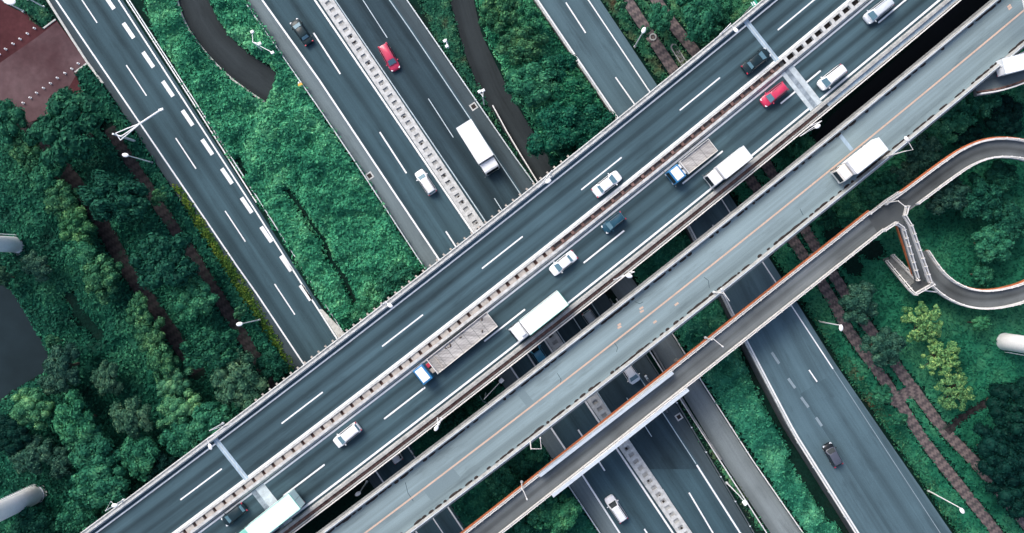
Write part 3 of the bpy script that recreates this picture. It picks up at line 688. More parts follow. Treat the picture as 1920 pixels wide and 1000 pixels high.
# ------------------------------------------------------------------ vehicles
def ang_px(a, b):
    p, q = W(*a), W(*b); return math.atan2(q.y - p.y, q.x - p.x)
def wheel(parent, x, y, r=.33, w=.22):
    mb = MB(False); mb.tube([(x, y - w / 2, r), (x, y + w / 2, r)], r, 16); o = mb.build('wheel', M['tyre'], parent, True)
    mb = MB(False); s = 1 if y > 0 else -1; mb.tube([(x, y + s * (w / 2 - .02), r), (x, y + s * (w / 2 + .015), r)], r * .6, 12); mb.build('rim', M['rim'], o, True)
def loft(mb, stations):
    m = len(stations[0]); vs = [p for s_ in stations for p in s_]; fs = []
    for i in range(len(stations) - 1):
        for k in range(m):
            k2 = (k + 1) % m; fs.append((i * m + k, i * m + k2, (i + 1) * m + k2, (i + 1) * m + k))
    fs.append(tuple(range(m))[::-1]); fs.append(tuple((len(stations) - 1) * m + k for k in range(m)))
    return mb.add(vs, fs)
def car(name, label, cat, px, z, ang, col, kind='sedan', L=4.7, Wd=1.85, group=None, glass='glass', roofcol=None, rough=.38):
    pos = W(px[0], px[1], z + .7); t = thing(name, label, cat, (pos.x, pos.y, z), ang, group)
    pm = paint(name + '_paint', col, .42 if max(col) < .2 else rough, 0, .2 if max(col) < .2 else .4); h = Wd / 2
    tall = {'sedan': 1.45, 'suv': 1.7, 'van': 1.85, 'hatch': 1.55}[kind]
    if kind == 'sedan': hood, cowl, rw, re_, belt = .74, .24, -.23, -.33, .95; r0, r1 = .10, -.20
    elif kind == 'suv': hood, cowl, rw, re_, belt = .86, .24, -.43, -.47, 1.05; r0, r1 = .10, -.42
    elif kind == 'van': hood, cowl, rw, re_, belt = .92, .32, -.45, -.48, 1.1; r0, r1 = .19, -.45
    else: hood, cowl, rw, re_, belt = .82, .24, -.40, -.46, 1.0; r0, r1 = .10, -.36
    def ring(x, w, zt, zb=.22):
        return [(x * L, s * w * h * a, zb + (zt - zb) * b) for s, a, b in ((-1, .9, 0), (-1, 1, .28), (-1, 1.0, .62), (-1, .93, .9), (-1, .78, 1), (1, .78, 1), (1, .93, .9), (1, 1.0, .62), (1, 1, .28), (1, .9, 0))]
    st_ = [ring(-.5, .72, belt * .72, .35), ring(-.492, .84, belt * .86, .28), ring(-.46, .94, belt * .95), ring(-.38, .99, belt), ring(-.1, 1, belt), ring(cowl, 1, belt * .99), ring(cowl + .08, .99, hood + .1), ring(.40, .95, hood + .02), ring(.455, .87, hood - .06), ring(.485, .74, hood - .14, .3), ring(.5, .58, hood - .25, .36)]
    mb = MB(False); loft(mb, st_); mb.build('body', pm, t, True)
    # cabin: painted shell, glass set proud of it
    zt = tall; nb = 9; rings = []
    for f, zz in ((0, belt - .05), (.55, belt + (zt - belt) * .6), (.88, zt - .06), (1, zt)):
        xf = (cowl + .06) * (1 - f) + r0 * f if f < 1 else r0 - .025; xr = re_ * (1 - f) + r1 * f if f < 1 else r1 + .02; w_ = h * (.93 * (1 - f) + .72 * f) - (.05 if f == 1 else 0)
        c = .045 * L; rings.append([(x * L + dx, y * w_ + dy, zz) for x, y, dx, dy in ((xf, -1, -c, 0), (xf, -.8, 0, 0), (xf, 0, c * .35, 0), (xf, .8, 0, 0), (xf, 1, -c, 0), (xr, 1, c, 0), (xr, .8, 0, 0), (xr, 0, -c * .2, 0), (xr, -.8, 0, 0), (xr, -1, c, 0))])
    mb = MB(False); loft(mb, rings); mb.build('cabin', paint('roof_paint', roofcol, rough) if roofcol else pm, t, True)
    def panel(nm, q, off, matn):
        q = [Vector(p) for p in q]; n_ = (q[1] - q[0]).cross(q[3] - q[0]).normalized()
        if n_.dot(q[0] - Vector((0, 0, belt * .8))) < 0: n_ = -n_; q = [q[0], q[3], q[2], q[1]]
        m_ = MB(False); m_.add([p + n_ * off for p in q] + [p - n_ * .05 for p in q], [(0, 1, 2, 3), (4, 7, 6, 5), (0, 4, 5, 1), (1, 5, 6, 2), (2, 6, 7, 3), (3, 7, 4, 0)]); return m_.build(nm, M[matn], t)
    def P_(f, x, y):
        zz = belt - .05 + (zt - belt + .05) * (0 if f == 0 else f) if True else 0
        xf = (cowl + .06) * (1 - f) + r0 * f; xr = re_ * (1 - f) + r1 * f; w_ = h * (.93 * (1 - f) + .72 * f)
        zz = belt + (zt - belt) * f
        return ((xf if x > 0 else xr) * L, y * w_, zz)
    panel('windscreen', [P_(.08, 1, -.8), P_(.08, 1, .8), P_(.85, 1, .8), P_(.85, 1, -.8)], .09, glass)
    panel('rear_window', [P_(.2, -1, -.76), P_(.2, -1, .76), P_(.82, -1, .74), P_(.82, -1, -.74)], .07, glass)
    for s in (-1, 1):
        a, b_, c_, d = [Vector(P_(f, x, s)) for f, x in ((.18, 1), (.18, -1), (.85, -1), (.85, 1))]
        a = a.lerp(b_, .12); b_ = b_.lerp(a, .1); d = d.lerp(c_, .05); c_ = c_.lerp(d, .06)
        panel('side_window', [a, b_, c_, d], .03, 'glass_dk')
        m_ = MB(False); m_.ellipsoid(((cowl - .02) * L, s * (h + .1), belt + .02), (.11, .14, .09)); m_.build('mirror', pm, t, True)
        m_ = MB(False); m_.bevel_box((.445 * L, s * h * .68, hood - .14), (.34, .34, .16), -s * .5, .05, 2); m_.build('headlight', M['head_lamp'], t)
        m_ = MB(False); m_.bevel_box((-.482 * L, s * h * .76, belt - .18), (.18, .3, .22), s * .2, .04, 2); m_.build('taillight', M['red_lamp'], t)
        for x in (.31, -.30): wheel(t, x * L, s * (h - .1))
    if kind in ('suv', 'van'):
        for s in (-1, 1): m_ = MB(False); m_.tube([((r0 - .03) * L, s * h * .62, tall + .04), ((r1 + .04) * L, s * h * .62, tall + .04)], .025, 6); m_.build('roof_rail', M['steel_dk'], t)
    return t
def cab(t, x0, x1, w, z0, z1, col, roof=None, deflector=False):
    pm = paint('cab_paint', col); mb = MB(False); h = w / 2
    rr = lambda x, k, zz: [(x, -h * k, zz)]
    L = x1 - x0
    prof = [(x0, z0), (x1 - .08, z0), (x1, z0 + .4), (x1, z0 + (z1 - z0) * .45), (x1 - .28, z1 - .18), (x1 - .5, z1 - .03), (x1 - .8, z1), (x0 + .1, z1), (x0, z1 - .1)]
    st_ = [[(x, y * h, z if abs(y) < .95 or z < z1 - .25 else z - .07) for x, z in prof] for y in (-1, -.92, 0, .92, 1)]
    loft(mb, st_); mb.build('cab', pm, t, False)
    a = (x1 + .015, z0 + (z1 - z0) * .47); b = (x1 - .265, z1 - .17); m_ = MB(False)
    m_.add([(a[0] + .02, -h * .86, a[1]), (a[0] + .02, h * .86, a[1]), (b[0] + .02, h * .8, b[1]), (b[0] + .02, -h * .8, b[1])], [(0, 1, 2, 3)]); m_.build('windscreen', M['glass_dk'], t)
    for s in (-1, 1):
        m_ = MB(False); m_.box((x1 - .8, s * (h + .01), z0 + (z1 - z0) * .64), (.8, .03, (z1 - z0) * .3)); m_.build('side_window', M['glass_dk'], t)
        m_ = MB(False); m_.tube([(x1 - .1, s * h, z1 - .5), (x1 + .12, s * (h + .28), z1 - .55)], .03, 6); m_.bevel_box((x1 + .12, s * (h + .3), z1 - .75), (.1, .2, .42), 0, .03, 2); m_.build('mirror', M['steel_dk'], t)
        m_ = MB(False); m_.bevel_box((x1 - .02, s * h * .75, z0 + .35), (.12, .35, .18), 0, .04, 2); m_.build('headlight', M['head_lamp'], t)
    if roof: m_ = MB(False); m_.bevel_box(((x0 + x1) / 2 - .12, 0, z1 + .03), (L - .75, w * .8, .1), 0, .04, 2); m_.build('roof_panel', M[roof], t)
    if deflector: m_ = MB(False); m_.bevel_box((x0 + .55, 0, z1 + .18), (.9, w * .8, .4), 0, .15, 3, .85); m_.build('wind_deflector', pm, t, True)
def box_truck(label, px, z, ang, L, Wd, boxz=3.4, cabL=1.9, col=(.8, .82, .83), box=(.86, .87, .87), group=None, trim=None, cabz=2.6, cat='truck', roofmat=None, defl=False):
    pos = W(px[0], px[1], z + boxz * .8); t = thing('box_truck', label, cat, (pos.x, pos.y, z), ang, group)
    xf, xr = L / 2, -L / 2
    m_ = MB(False); m_.box((-.1, 0, .75), (L - .6, Wd * .5, .25)); m_.build('chassis', M['steel_dk'], t)
    cab(t, xf - cabL, xf, Wd * .92, .5, cabz, col, roofmat, defl)
    bl = L - cabL - .15; m_ = MB(False); m_.bevel_box((xr + bl / 2, 0, (1.0 + boxz) / 2), (bl, Wd, boxz - 1.0), 0, .07, 2); b = m_.build('cargo_box', paint('box_paint', box, .45, 0, .1), t)
    m_ = MB(False)
    for k in range(1, int(bl / 1.2)): m_.box((xr + bl * k / int(bl / 1.2), 0, boxz + .006), (.04, Wd * .96, .02))
    m_.build('roof_seams', M['white_pt'], b)
    m_ = MB(False)
    for s in (-1, 1): m_.box((xr + bl / 2, s * (Wd / 2 + .01), boxz - .03), (bl, .06, .09))
    m_.box((xr + .02, 0, boxz - .03), (.08, Wd, .09)); m_.build('box_trim', trim or M['steel'], b)
    m_ = MB(False); m_.box((xr - .012, 0, boxz / 2 + .5), (.03, .04, boxz - 1.4)); m_.build('rear_door_seam', M['steel_dk'], b)
    for s in (-1, 1):
        m_ = MB(False); m_.box((xr + .08, s * Wd * .42, .85), (.08, .25, .14)); m_.build('taillight', M['red_lamp'], t)
        for x in (xf - .95, xr + 1.3) + ((xr + 2.5,) if L > 8.5 else ()): wheel(t, x, s * (Wd / 2 - .18), .46, .3)
    return t
M['planks'] = rough_mat('worn_truck_planks', (.36, .35, .34), .3, 1.6, .85, (.54, .53, .51), 0, (.25, 1.6, 1, R(-38)))
def flatbed(label, px, z, ang, L, Wd, cargo, group, longbed):
    pos = W(px[0], px[1], z + 1.3); t = thing('flatbed_truck', label, 'truck', (pos.x, pos.y, z), ang, group)
    xf, xr = L / 2, -L / 2; cl = 2.1; gap = 1.0 if longbed else .7
    m_ = MB(False); m_.box((-.1, 0, .75), (L - .6, .9, .28)); m_.build('chassis', M['steel_dk'], t)
    cab(t, xf - cl, xf, Wd * .96, .5, 2.75, (.02, .19, .42), 'white_pt')
    bl = L - cl - gap; cx = xr + bl / 2
    m_ = MB(False); m_.box((cx, 0, 1.2), (bl, Wd, .16)); bed = m_.build('load_bed', M['planks'], t)
    m_ = MB(False)
    for k in range(1, int(bl / 1.5)): m_.box((xr + bl * k / int(bl / 1.5), 0, 1.285), (.07, Wd - .1, .03))
    m_.build('cross_bars', M['conc_dk'], bed)
    m_ = MB(False)
    for k in range(-3, 4): m_.box((cx, k * Wd / 7.5, 1.283), (bl - .1, .025, .02))
    m_.build('plank_joints', M['conc_dk'], bed)
    for s in (-1, 1): m_ = MB(False); m_.box((cx, s * (Wd / 2 - .03), 1.42), (bl, .06, .34)); m_.build('side_board', M['rail_white'], t)
    m_ = MB(False); m_.box((xr + .03, 0, 1.42), (.06, Wd - .14, .34)); m_.build('tailgate', M['rail_white'], t)
    m_ = MB(False); m_.box((xr + bl + .05, 0, 1.75), (.1, Wd, .95)); m_.build('headboard', M['rail_white'], t)
    m_ = MB(False); m_.bevel_box((xr + bl + gap * .5, -.55, 1.2), (gap * .6, .7, .7), 0, .06, 2); m_.build('fuel_tank', M['red_lamp'] if longbed else M['white_pt'], t)
    m_ = MB(False); m_.bevel_box((xr + bl + gap * .5, .5, 1.15), (gap * .6, .8, .6), 0, .06, 2); m_.build('air_tank', M['tan'] if longbed else M['white_pt'], t)
    for s in (-1, 1):
        m_ = MB(False); m_.box((xr + .08, s * Wd * .42, .95), (.08, .25, .14)); m_.build('taillight', M['red_lamp'], t)
        for x in (xf - 1.0, xr + 1.4, xr + 2.6): wheel(t, x, s * (Wd / 2 - .18), .48, .3)
    if longbed:
        for k in range(7):
            m_ = MB(False); x = xr + bl * random.uniform(.1, .95); y = random.choice((-1, 1)) * random.uniform(.5, 1.0)
            m_.bevel_box((x, y, 1.36), (random.uniform(.2, .5), .18, .14), random.random() * 3, .03, 2)
            m_.build('tie_block', M['bark'], t)
        m_ = MB(False); m_.bevel_box((xr + bl - 1.1, 0, 1.4), (.18, Wd * .8, .2), .05, .04, 2); m_.build('loose_beam', M['tan'], t)
    return t
UR, DL = R(38.4), R(218.4)
GUL, GDR = R(123.8), R(-56.2)
G1_, G2_ = 'vehicles on the viaduct', 'vehicles on the lower roads'
WHT, SIL, BLK, RED = (.84, .86, .87), (.58, .63, .67), (.012, .028, .036), (.55, .03, .09)
car('parked_car'.replace('parked_', 'sedan_'), 'black sedan with red tail lamps beside the thin expansion joint near the top', 'car', (1418, 114), ZM, UR, BLK, 'sedan', 5.0, 1.9, G1_, 'glass')
car('estate_car', 'silver estate car nearest the top edge on the lower half of the viaduct', 'car', (1646, 21), ZM, DL, SIL, 'van', 4.9, 1.9, G1_)
car('estate_car', 'white people carrier just right of the wide pale joint slab', 'car', (1559, 146), ZM, DL, WHT, 'van', 4.75, 1.9, G1_)
car('hatchback', 'bright red car on the viaduct just left of the wide joint slab', 'car', (1451, 178), ZM, DL, RED, 'suv', 4.6, 1.85, G1_)
car('off_road_car', 'white rounded car driving up the upper half of the viaduct beside the median', 'car', (1138, 345), ZM, UR, (.88, .89, .9), 'sedan', 5.1, 1.95, G1_, 'glass')
car('hatchback', 'small dark teal hatchback with round white front lamps near the median', 'car', (1150, 418), ZM, DL, (.018, .07, .11), 'suv', 3.9, 1.75, G1_, 'glass')
car('sedan_car', 'white sedan with dark front and rear windows near the middle of the viaduct', 'car', (1056, 494), ZM, DL, WHT, 'sedan', 4.75, 1.85, G1_, 'glass')
car('off_road_car', 'white off road car with roof rails below the left end of the median', 'car', (651, 816), ZM, DL, WHT, 'suv', 4.75, 1.9, G1_)
car('sedan_car', 'black car with red tail lamps beside the green truck at the bottom left', 'car', (439, 965), ZM, DL, (.012, .028, .036), 'hatch', 4.3, 1.8, G1_, 'glass')
flatbed('short blue cab flatbed truck with an empty pale bed beside a white box truck', (1296, 304), ZM, DL, 8.7, 2.45, None, G1_, False)
m_ = None
box_truck('white box truck close to the outer parapet beside the short flatbed', (1366, 313), ZM, DL, 7.4, 2.35, 3.3, 1.9, group=G1_)
tg = paint('green_trim', (.10, .42, .33), .4)
box_truck('long white box truck with green edge line in the outer lane at the centre', (1009, 595), ZM, DL, 9.9, 2.75, 3.9, 2.1, group=G1_, trim=tg, defl=True, cabz=3.0)
flatbed('long blue cab flatbed truck with an empty weathered plank bed by the median', (853, 654), ZM, DL, 15.0, 2.9, None, G1_, True)
box_truck('pale green covered truck leaving at the bottom edge of the viaduct', (503, 978), ZM, DL, 11.0, 3.0, 3.9, 2.1, (.2, .55, .45), (.68, .88, .84), G1_, tg)
box_truck('white box truck with cream cab on the pale overpass', (1614, 301), ZS, DL, 8.0, 2.35, 3.5, 1.9, (.72, .70, .64), (.88, .88, .88), 'vehicles on the overpass', None, 2.5, 'truck', 'white_pt')
box_truck('white truck on the grey slip bridge at the right edge', (1908, 119), 11.5, R(14), 5.2, 2.4, 3.0, 1.3, (.5, .55, .58), (.85, .87, .88), None)
car('sedan_car', 'black sedan on the grey upper expressway lanes left of the median', 'car', (565, 60), .06, GUL + .02, (.010, .026, .032), 'sedan', 4.9, 1.85, G2_, 'glass')
car('off_road_car', 'bright red off road car in the dark lanes right of the square pit median', 'car', (730, 108), .06, GDR - .08, RED, 'suv', 4.9, 1.9, G2_)
car('sedan_car', 'white car left of the median above the viaduct', 'car', (798, 342), .06, GUL, (.84, .86, .88), 'suv', 4.6, 1.8, G2_)
box_truck('white delivery truck in the dark lanes above the viaduct', (897, 277), .06, GDR - .03, 9.2, 2.9, 3.4, 2.0, (.8, .83, .85), (.87, .87, .87), G2_)
car('sedan_car', 'white sedan on the expressway below the footbridge', 'car', (1155, 954), .06, GUL, (.86, .87, .88), 'suv', 4.9, 1.85, G2_, 'glass_dk')
car('delivery_van', 'white van half hidden between the overpass and the footbridge', 'van', (1178, 694), .06, GDR, (.86, .87, .88), 'van', 5.0, 2.1, G2_)
car('sedan_car', 'blue car in the dark gap under the viaduct edge', 'car', (1010, 665), .06, GUL, (.05, .26, .40), 'sedan', 5.2, 1.95, G2_, 'glass_dk')
car('delivery_van', 'grey van in the dark gap right of the median below the long box truck', 'van', (1110, 602), .06, GDR, (.30, .35, .39), 'van', 3.9, 1.9, G2_)
car('delivery_van', 'white van peeking out under the viaduct on the left road', 'van', (737, 848), .06, GUL, (.84, .85, .86), 'van', 3.8, 1.8, G2_)
car('hatchback', 'small black car with grey roof alone on the right highway', 'car', (1561, 853), 3.8, R(119), (.008, .012, .016), 'hatch', 4.1, 1.75, G2_, 'glass_dk', (.07, .08, .11))
# two motorcycles with riders under the footbridge are too blurred to read; they show as a pale scooter each
def scooter(label, px, ang):
    pos = W(px[0], px[1], 1); t = thing('motor_scooter', label, 'scooter', (pos.x, pos.y, .06), ang, 'scooters beside the footbridge')
    m_ = MB(False); m_.ellipsoid((0, 0, .65), (.75, .2, .28)); m_.build('body', M['steel'], t, True)
    m_ = MB(False); m_.ellipsoid((-.25, 0, .88), (.42, .19, .1)); m_.build('seat', M['steel_dk'], t, True)
    m_ = MB(False); m_.tube([(.45, -.35, 1.05), (.5, 0, 1.0), (.45, .35, 1.05)], .03); m_.tube([(.5, 0, 1.0), (.72, 0, .4)], .05); m_.build('handlebar', M['steel_dk'], t)
    m_ = MB(False); m_.ellipsoid((.7, 0, .95), (.2, .26, .26)); m_.build('front_fairing', M['white_pt'], t, True)
    for x in (-.68, .72): m_ = MB(False); m_.tube([(x, -.06, .28), (x, .06, .28)], .28, 14); m_.build('wheel', M['tyre'], t)
scooter('pale scooter on the shoulder above the footbridge', (1215, 712), GUL)
scooter('pale scooter on the shoulder just below the footbridge', (1248, 768), GUL)

# ------------------------------------------------------------------ lamps, masts, signs, bollards
def lamp(label, base, head, h, z0=0., arm=None, big=.55, col='white_pt', group='street lamps', name='street_lamp', flat=False):
    """pole from its base to the lamp head; arm: extra elbow points (u, v, height)"""
    b = W(base[0], base[1], z0); t = thing(name, label, 'lamp', b, 0, group); hd = W(head[0], head[1], z0 + h)
    top = Vector((b.x, b.y, z0 + h))
    m_ = MB(); m_.tube([b, top], .13, 10, .07); m_.build('pole', M[col], t, True)
    m_ = MB(); m_.tube([b, b + Vector((0, 0, .35))], .22, 8); m_.build('pole_base', M['steel'], t)
    pts = [top - Vector((0, 0, .1))] + [W(u, v, z0 + hh) for u, v, hh in (arm or [])] + [hd]
    if (hd - top).length > .25: m_ = MB(); m_.tube(pts, .06, 8); m_.build('arm', M[col], t)
    d = hd - pts[-2]; a = math.atan2(d.y, d.x); m_ = MB()
    if flat: m_.bevel_box(hd, (big * 1.5, big * 1.3, .25), a, .06, 2)
    else: m_.ellipsoid(hd, (big, big * .62, .16), a)
    l = m_.build('lamp_head', M[col], t, not flat)
    m_ = MB(); m_.ellipsoid(hd - Vector((0, 0, .12)), (big * .6, big * .4, .08), a); m_.build('lens', M['head_lamp'], l, True); return t
lamp('white lamp below the cantilever gantry between the left road and the large dark tree', (285, 305), (235, 291), 9.2)
lamp('white lamp leaning over the yellow verge low on the left road', (487, 600), (449, 608), 9.5)
lamp('white lamp beside the right highway just below the footbridge', (1535, 603), (1577, 615), 9.5)
lamp('white lamp beside the right highway at the bottom right', (1740, 920), (1804, 958), 10)
lamp('white lamp by the brick path above the viaduct', (1190, 88), (1207, 57), 9)
lamp('large white lamp head in the top left corner above the maroon plaza', (45, 22), (17, 1), 9, big=1.1)
lamp('thin pole rising from the green corner at the top of the left road', (83, 14), (50, -4), 8, group=None)
lamp('square white lamp in the gap beside the blue car', (911, 735), (940, 714), 7.5, flat=True, big=.5)
lamp('small white lamp in the dark gap low on the left', (688, 903), (671, 926), 7)
lamp('white box lamp leaning over the weeds at the bottom of the service lane', (1362, 905), (1397, 943), 8, flat=True, big=.55)
VG = 'curved arm lamps on the viaduct'
def vlamp(label, s, t_, arm, head, z=ZM, h=6):
    a = mpx(s, t_); return lamp(label, a, head, h, z, arm, .5, 'white_pt', VG)
vlamp('viaduct lamp reaching over the near black strip below the wide joint slab', 1037, 1133, [(1500, 256, 3.5)], (1533, 237))
vlamp('viaduct lamp bent over the gap near the middle of the overpass', 607, 1132, [(1150, 525, 3), (1168, 517, 5.5)], (1180, 518))
vlamp('viaduct lamp over the dark trees left of the white van', 159, 1133, [(820, 783, 4), (828, 784, 6)], (818, 803))
vlamp('viaduct lamp on the upper parapet near the dark service lane', 604, 898, [(1010, 352, 4)], (1028, 340))
vlamp('viaduct lamp on the upper parapet above the bright shrubs', 215, 898, [(722, 565, 4)], (731, 573))
vlamp('viaduct lamp with long curved arm by the upper thin joint at the top', 1018, 895, [(1340, 75, 4), (1371, 48, 6)], (1380, 57))
vlamp('viaduct lamp with long curved arm at the lower left thin joint', -165, 890, [(440, 792, 3), (388, 824, 6)], (394, 838))
vlamp('short viaduct lamp at the lower left end of the upper parapet', -400, 893, [(208, 940, 3)], (215, 948))
def slamp(label, base, elbow, head, big=.5):
    return lamp(label, base, head, 6, ZS, [(elbow[0], elbow[1], 5.5)], big, 'rail_white', 'lamps on the overpass')
slamp('overpass lamp with hooked arm beside the truck with the cream cab', (1662, 294), (1712, 281), (1700, 261))
slamp('overpass lamp with a bent white arm above the footbridge', (1338, 548), (1368, 565), (1353, 543), .25)
slamp('overpass lamp with a bent white arm near the bottom trees', (994, 826), (1015, 842), (1013, 822), .2)
def flamp(label, base, mid, end):
    return lamp(label, base, end, 4.5, ZF, [(mid[0], mid[1], 4.5)], .22, 'rail_white', 'small lamps on the footbridge')
flamp('small footbridge lamp near the overpass lamp', (1322, 633), (1338, 636), (1355, 650))
flamp('small footbridge lamp at the bottom end', (978, 903), (982, 922), (988, 936))
flamp('small footbridge lamp at the junction with the stairs', (1660, 381), (1684, 377), (1698, 388))
for lab, p in (('grey concrete cap beside the footbridge under its upper lamp', (1318, 640)), ('grey concrete cap beside the footbridge at the bottom', (978, 908)), ('grey concrete cap behind the footbridge junction', (1648, 388))):
    a = W(*p, 0); t = thing('pier_cap', lab, 'column', a, 0, 'concrete stubs beside the footbridge')
    m_ = MB(); m_.tube([a, a + Vector((0, 0, 8.2))], .45, 12); m_.build('shaft', M['conc_dk'], t, True)
    m_ = MB(); m_.bevel_box(a + Vector((0, 0, 8.45)), (1.9, 1.3, .6), .6, .15, 2); m_.build('cap', M['conc_dk'], t)
# camera masts on the banks
def mast(label, base, top, h, arms, z0=0):
    b = W(*base, z0); t = thing('camera_mast', label, 'mast', b, 0, 'camera masts beside the lower roads'); tp = Vector((b.x, b.y, h))
    m_ = MB(); m_.tube([b, tp], .12, 10, .08); m_.build('pole', M['white_pt'], t, True)
    for u, v in arms:
        q = W(u, v, h); m_ = MB(); m_.tube([tp - Vector((0, 0, .1)), q], .06, 6); o = m_.build('arm', M['white_pt'], t)
        m_ = MB(); m_.bevel_box(q, (.55, .45, .4), .5, .08, 2); m_.build('camera', M['white_pt'], o)
mast('white camera mast on the shrub bank by the curved dark ramp', (498, 100), (488, 84), 7, [(473, 60), (487, 82), (511, 99)])
mast('white double camera mast on the plant strip near the top', (842, 92), (835, 80), 6, [(834, 77), (838, 87)])
mast('white camera mast on the plant strip beside the square hatch', (908, 197), (903, 172), 7, [(899, 172), (906, 170)])
# cantilever sign gantry over the left road
b = W(256, 266, 0); t = thing('sign_gantry', 'white cantilever gantry reaching over the left road', 'gantry', b)
hg = 8.0; top = Vector((b.x, b.y, hg + .3)); j = W(264, 231, hg); tip = W(302, 206, hg + .2)
m_ = MB(); m_.tube([b, W(213, 253, hg) * 0 + top], .22, 12, .16); m_.build('pole', M['steel'], t, True)
for q in ((217, 250), (227, 256), (226, 263)): m_ = MB(); m_.tube([W(*q, hg - .5), j], .09, 8); m_.build('stay_tube', M['white_pt'], t)
m_ = MB(); m_.tube([W(217, 250, hg - .5), W(226, 263, hg - .5)], .09, 8); m_.tube([top - Vector((0, 0, .8)), W(227, 256, hg - .5)], .1, 8); m_.build('frame', M['white_pt'], t)
m_ = MB(); m_.tube([j, tip], .16, 10); m_.build('arm', M['white_pt'], t); m_ = MB(); m_.bevel_box(tip, (.8, .4, .3), .4, .06, 2); m_.build('arm_end', M['white_pt'], t)
b = W(2010, 60, 0); t = thing('overhead_gantry', 'white beam crossing above the overpass in the top right corner', 'gantry', b)
m_ = MB(); m_.bevel_box((W(1922, -12, 20)), (.8, 8, 1.0), R(14), .1, 2); m_.build('beam', M['white_pt'], t); m_ = MB(); a = W(2010, 60, 0); m_.tube([(a.x, a.y, 0), (a.x, a.y, 20)], .4, 12); m_.tube([(a.x, a.y, 19.8), W(1930, 10, 20)], .3, 12); m_.build('pole', M['white_pt'], t, True)
# tall white columns at the left and right edges
def column(label, base, r, ladder=False):
    b = W(*base, 0); t = thing('tall_column', label, 'column', b, 0, 'tall white columns')
    m_ = MB(); m_.tube([b + Vector((0, 0, .5)), b + Vector((0, 0, 24))], r, 28, r * .94); m_.build('shaft', M['white_pt'], t, True)
    m_ = MB(); m_.tube([b, b + Vector((0, 0, .55 if not ladder else .1))], r * (1.35 if not ladder else 1.1), 28); m_.build('footing', M['conc'], t, True)
    m_ = MB(); m_.tube([b + Vector((0, 0, .55)), b + Vector((0, 0, .8))], r * (1.12 if not ladder else 1.02), 28); m_.build('flange', M['steel'], t)
    m_ = MB(); d = Vector((0, -1, 0)) if ladder else Vector((.2, 1, 0)).normalized(); e = Vector((-d.y, d.x, 0))
    for s in (-.25, .25): m_.tube([b + d * (r + .3) + e * s + Vector((0, 0, 1)), b + d * (r + .3) + e * s + Vector((0, 0, 23))], .04, 6)
    for k in range(45): m_.tube([b + d * (r + .3) - e * .25 + Vector((0, 0, 1.2 + k * .48)), b + d * (r + .3) + e * .25 + Vector((0, 0, 1.2 + k * .48))], .03, 5)
    m_.build('ladder', M['steel'], t)
column('white column rising out of the trees halfway down the left edge', (34, 459), 1.35)
column('white column rising at the lower left edge', (68, 926), 1.6)
column('white column with ladder rising at the right edge below the spiral loop', (1880, 640), 1.45, True)
def ordn(i): return ['first', 'second', 'third', 'fourth', 'fifth', 'sixth', 'seventh', 'eighth', 'ninth', 'tenth'][i]
rows = [([(66, 54), (53, 64), (39, 74), (26, 83), (12, 93), (0, 102)], 'upper'), ([(148, 120), (136, 130), (123, 138), (109, 147), (96, 157), (83, 166), (70, 175), (58, 184), (45, 194), (31, 202)], 'lower')]
for pts, nm in rows:
    for i, p in enumerate(pts):
        b = W(*p, .05); m_ = MB(False); m_.tube([(0, 0, 0), (0, 0, .05)], .16, 12); m_.tube([(0, 0, .05), (0, 0, .4)], .11, 12, .1); m_.ellipsoid((0, 0, .42), (.16, .16, .14)); o = m_.build('bollard', M['white_pt'], None, True); o.location = b
        tag(o, 'short white bollard, %s from the left road in the %s row on the maroon plaza' % (ordn(i), nm), 'bollard', 'white bollards on the plaza')
def hatch(label, p, z, ang, s=1.6):
    b = W(*p, z); t = thing('drain_hatch', label, 'drain cover', b, ang, 'square drain hatches')
    m_ = MB(False); 
    for x, y, a, c in ((0, s / 2, s, .22), (0, -s / 2, s, .22)): m_.box((x, y, .02), (a + .22, c, .04))
    for x in (-s / 2, s / 2): m_.box((x, 0, .02), (.22, s - .24, .04))
    m_.build('frame', M['conc_lt'], t); m_ = MB(False); m_.box((0, 0, .012), (s - .2, s - .2, .02)); m_.build('grate', M['hole'], t)
hatch('square drain hatch on the grey shoulder left of the median', (693, 330), .07, R(34), .95)
hatch('square drain hatch on the shoulder right of the dark lanes', (888, 200), .07, R(34), .95)
hatch('square drain hatch on the shoulder below the footbridge', (1273, 782), .07, R(34), .9)
b = W(566, 162, 0); t = thing('roadside_box', 'small orange box on the guardrail by the expressway shoulder', 'box', b)
m_ = MB(); m_.tube([b, b + Vector((0, 0, .8))], .06, 6); m_.build('stand', M['steel'], t); m_ = MB(); m_.bevel_box(b + Vector((0, 0, 1.0)), (.75, .5, .5), .6, .06, 2); m_.build('box', M['yellow'], t)
m_ = MB(); m_.bevel_box(b + Vector((-.3, .35, 1.0)), (.3, .3, .35), .6, .05, 2); m_.build('lamp', M['white_pt'], t)
b = W(1410, 11, 8.5); t = thing('road_sign', 'small green and white sign outside the viaduct parapet at the top', 'sign', (b.x, b.y, 0))
m_ = MB(); m_.tube([(b.x, b.y, 0), (b.x, b.y, 9.6)], .09, 8); m_.build('post', M['steel'], t); m_ = MB(); m_.box((b.x, b.y, 9.7), (1.0, .7, .08), R(35)); pn = m_.build('panel', M['green_sign'], t)
m_ = MB(); m_.box((b.x, b.y, 9.75), (.22, .6, .03), R(35)); m_.box((b.x - .35, b.y - .1, 9.75), (.12, .6, .03), R(35)); m_.build('stripes', M['white_pt'], pn)
b = W(1224, 70, .05); m_ = MB(False); n = 24; vs = []; fs = []
for k in range(n):
    a = 2 * math.pi * k / n
    for r, z in ((.62, 0), (.62, .2), (.42, .2), (.42, 0)): vs.append((r * math.cos(a), r * math.sin(a), z))
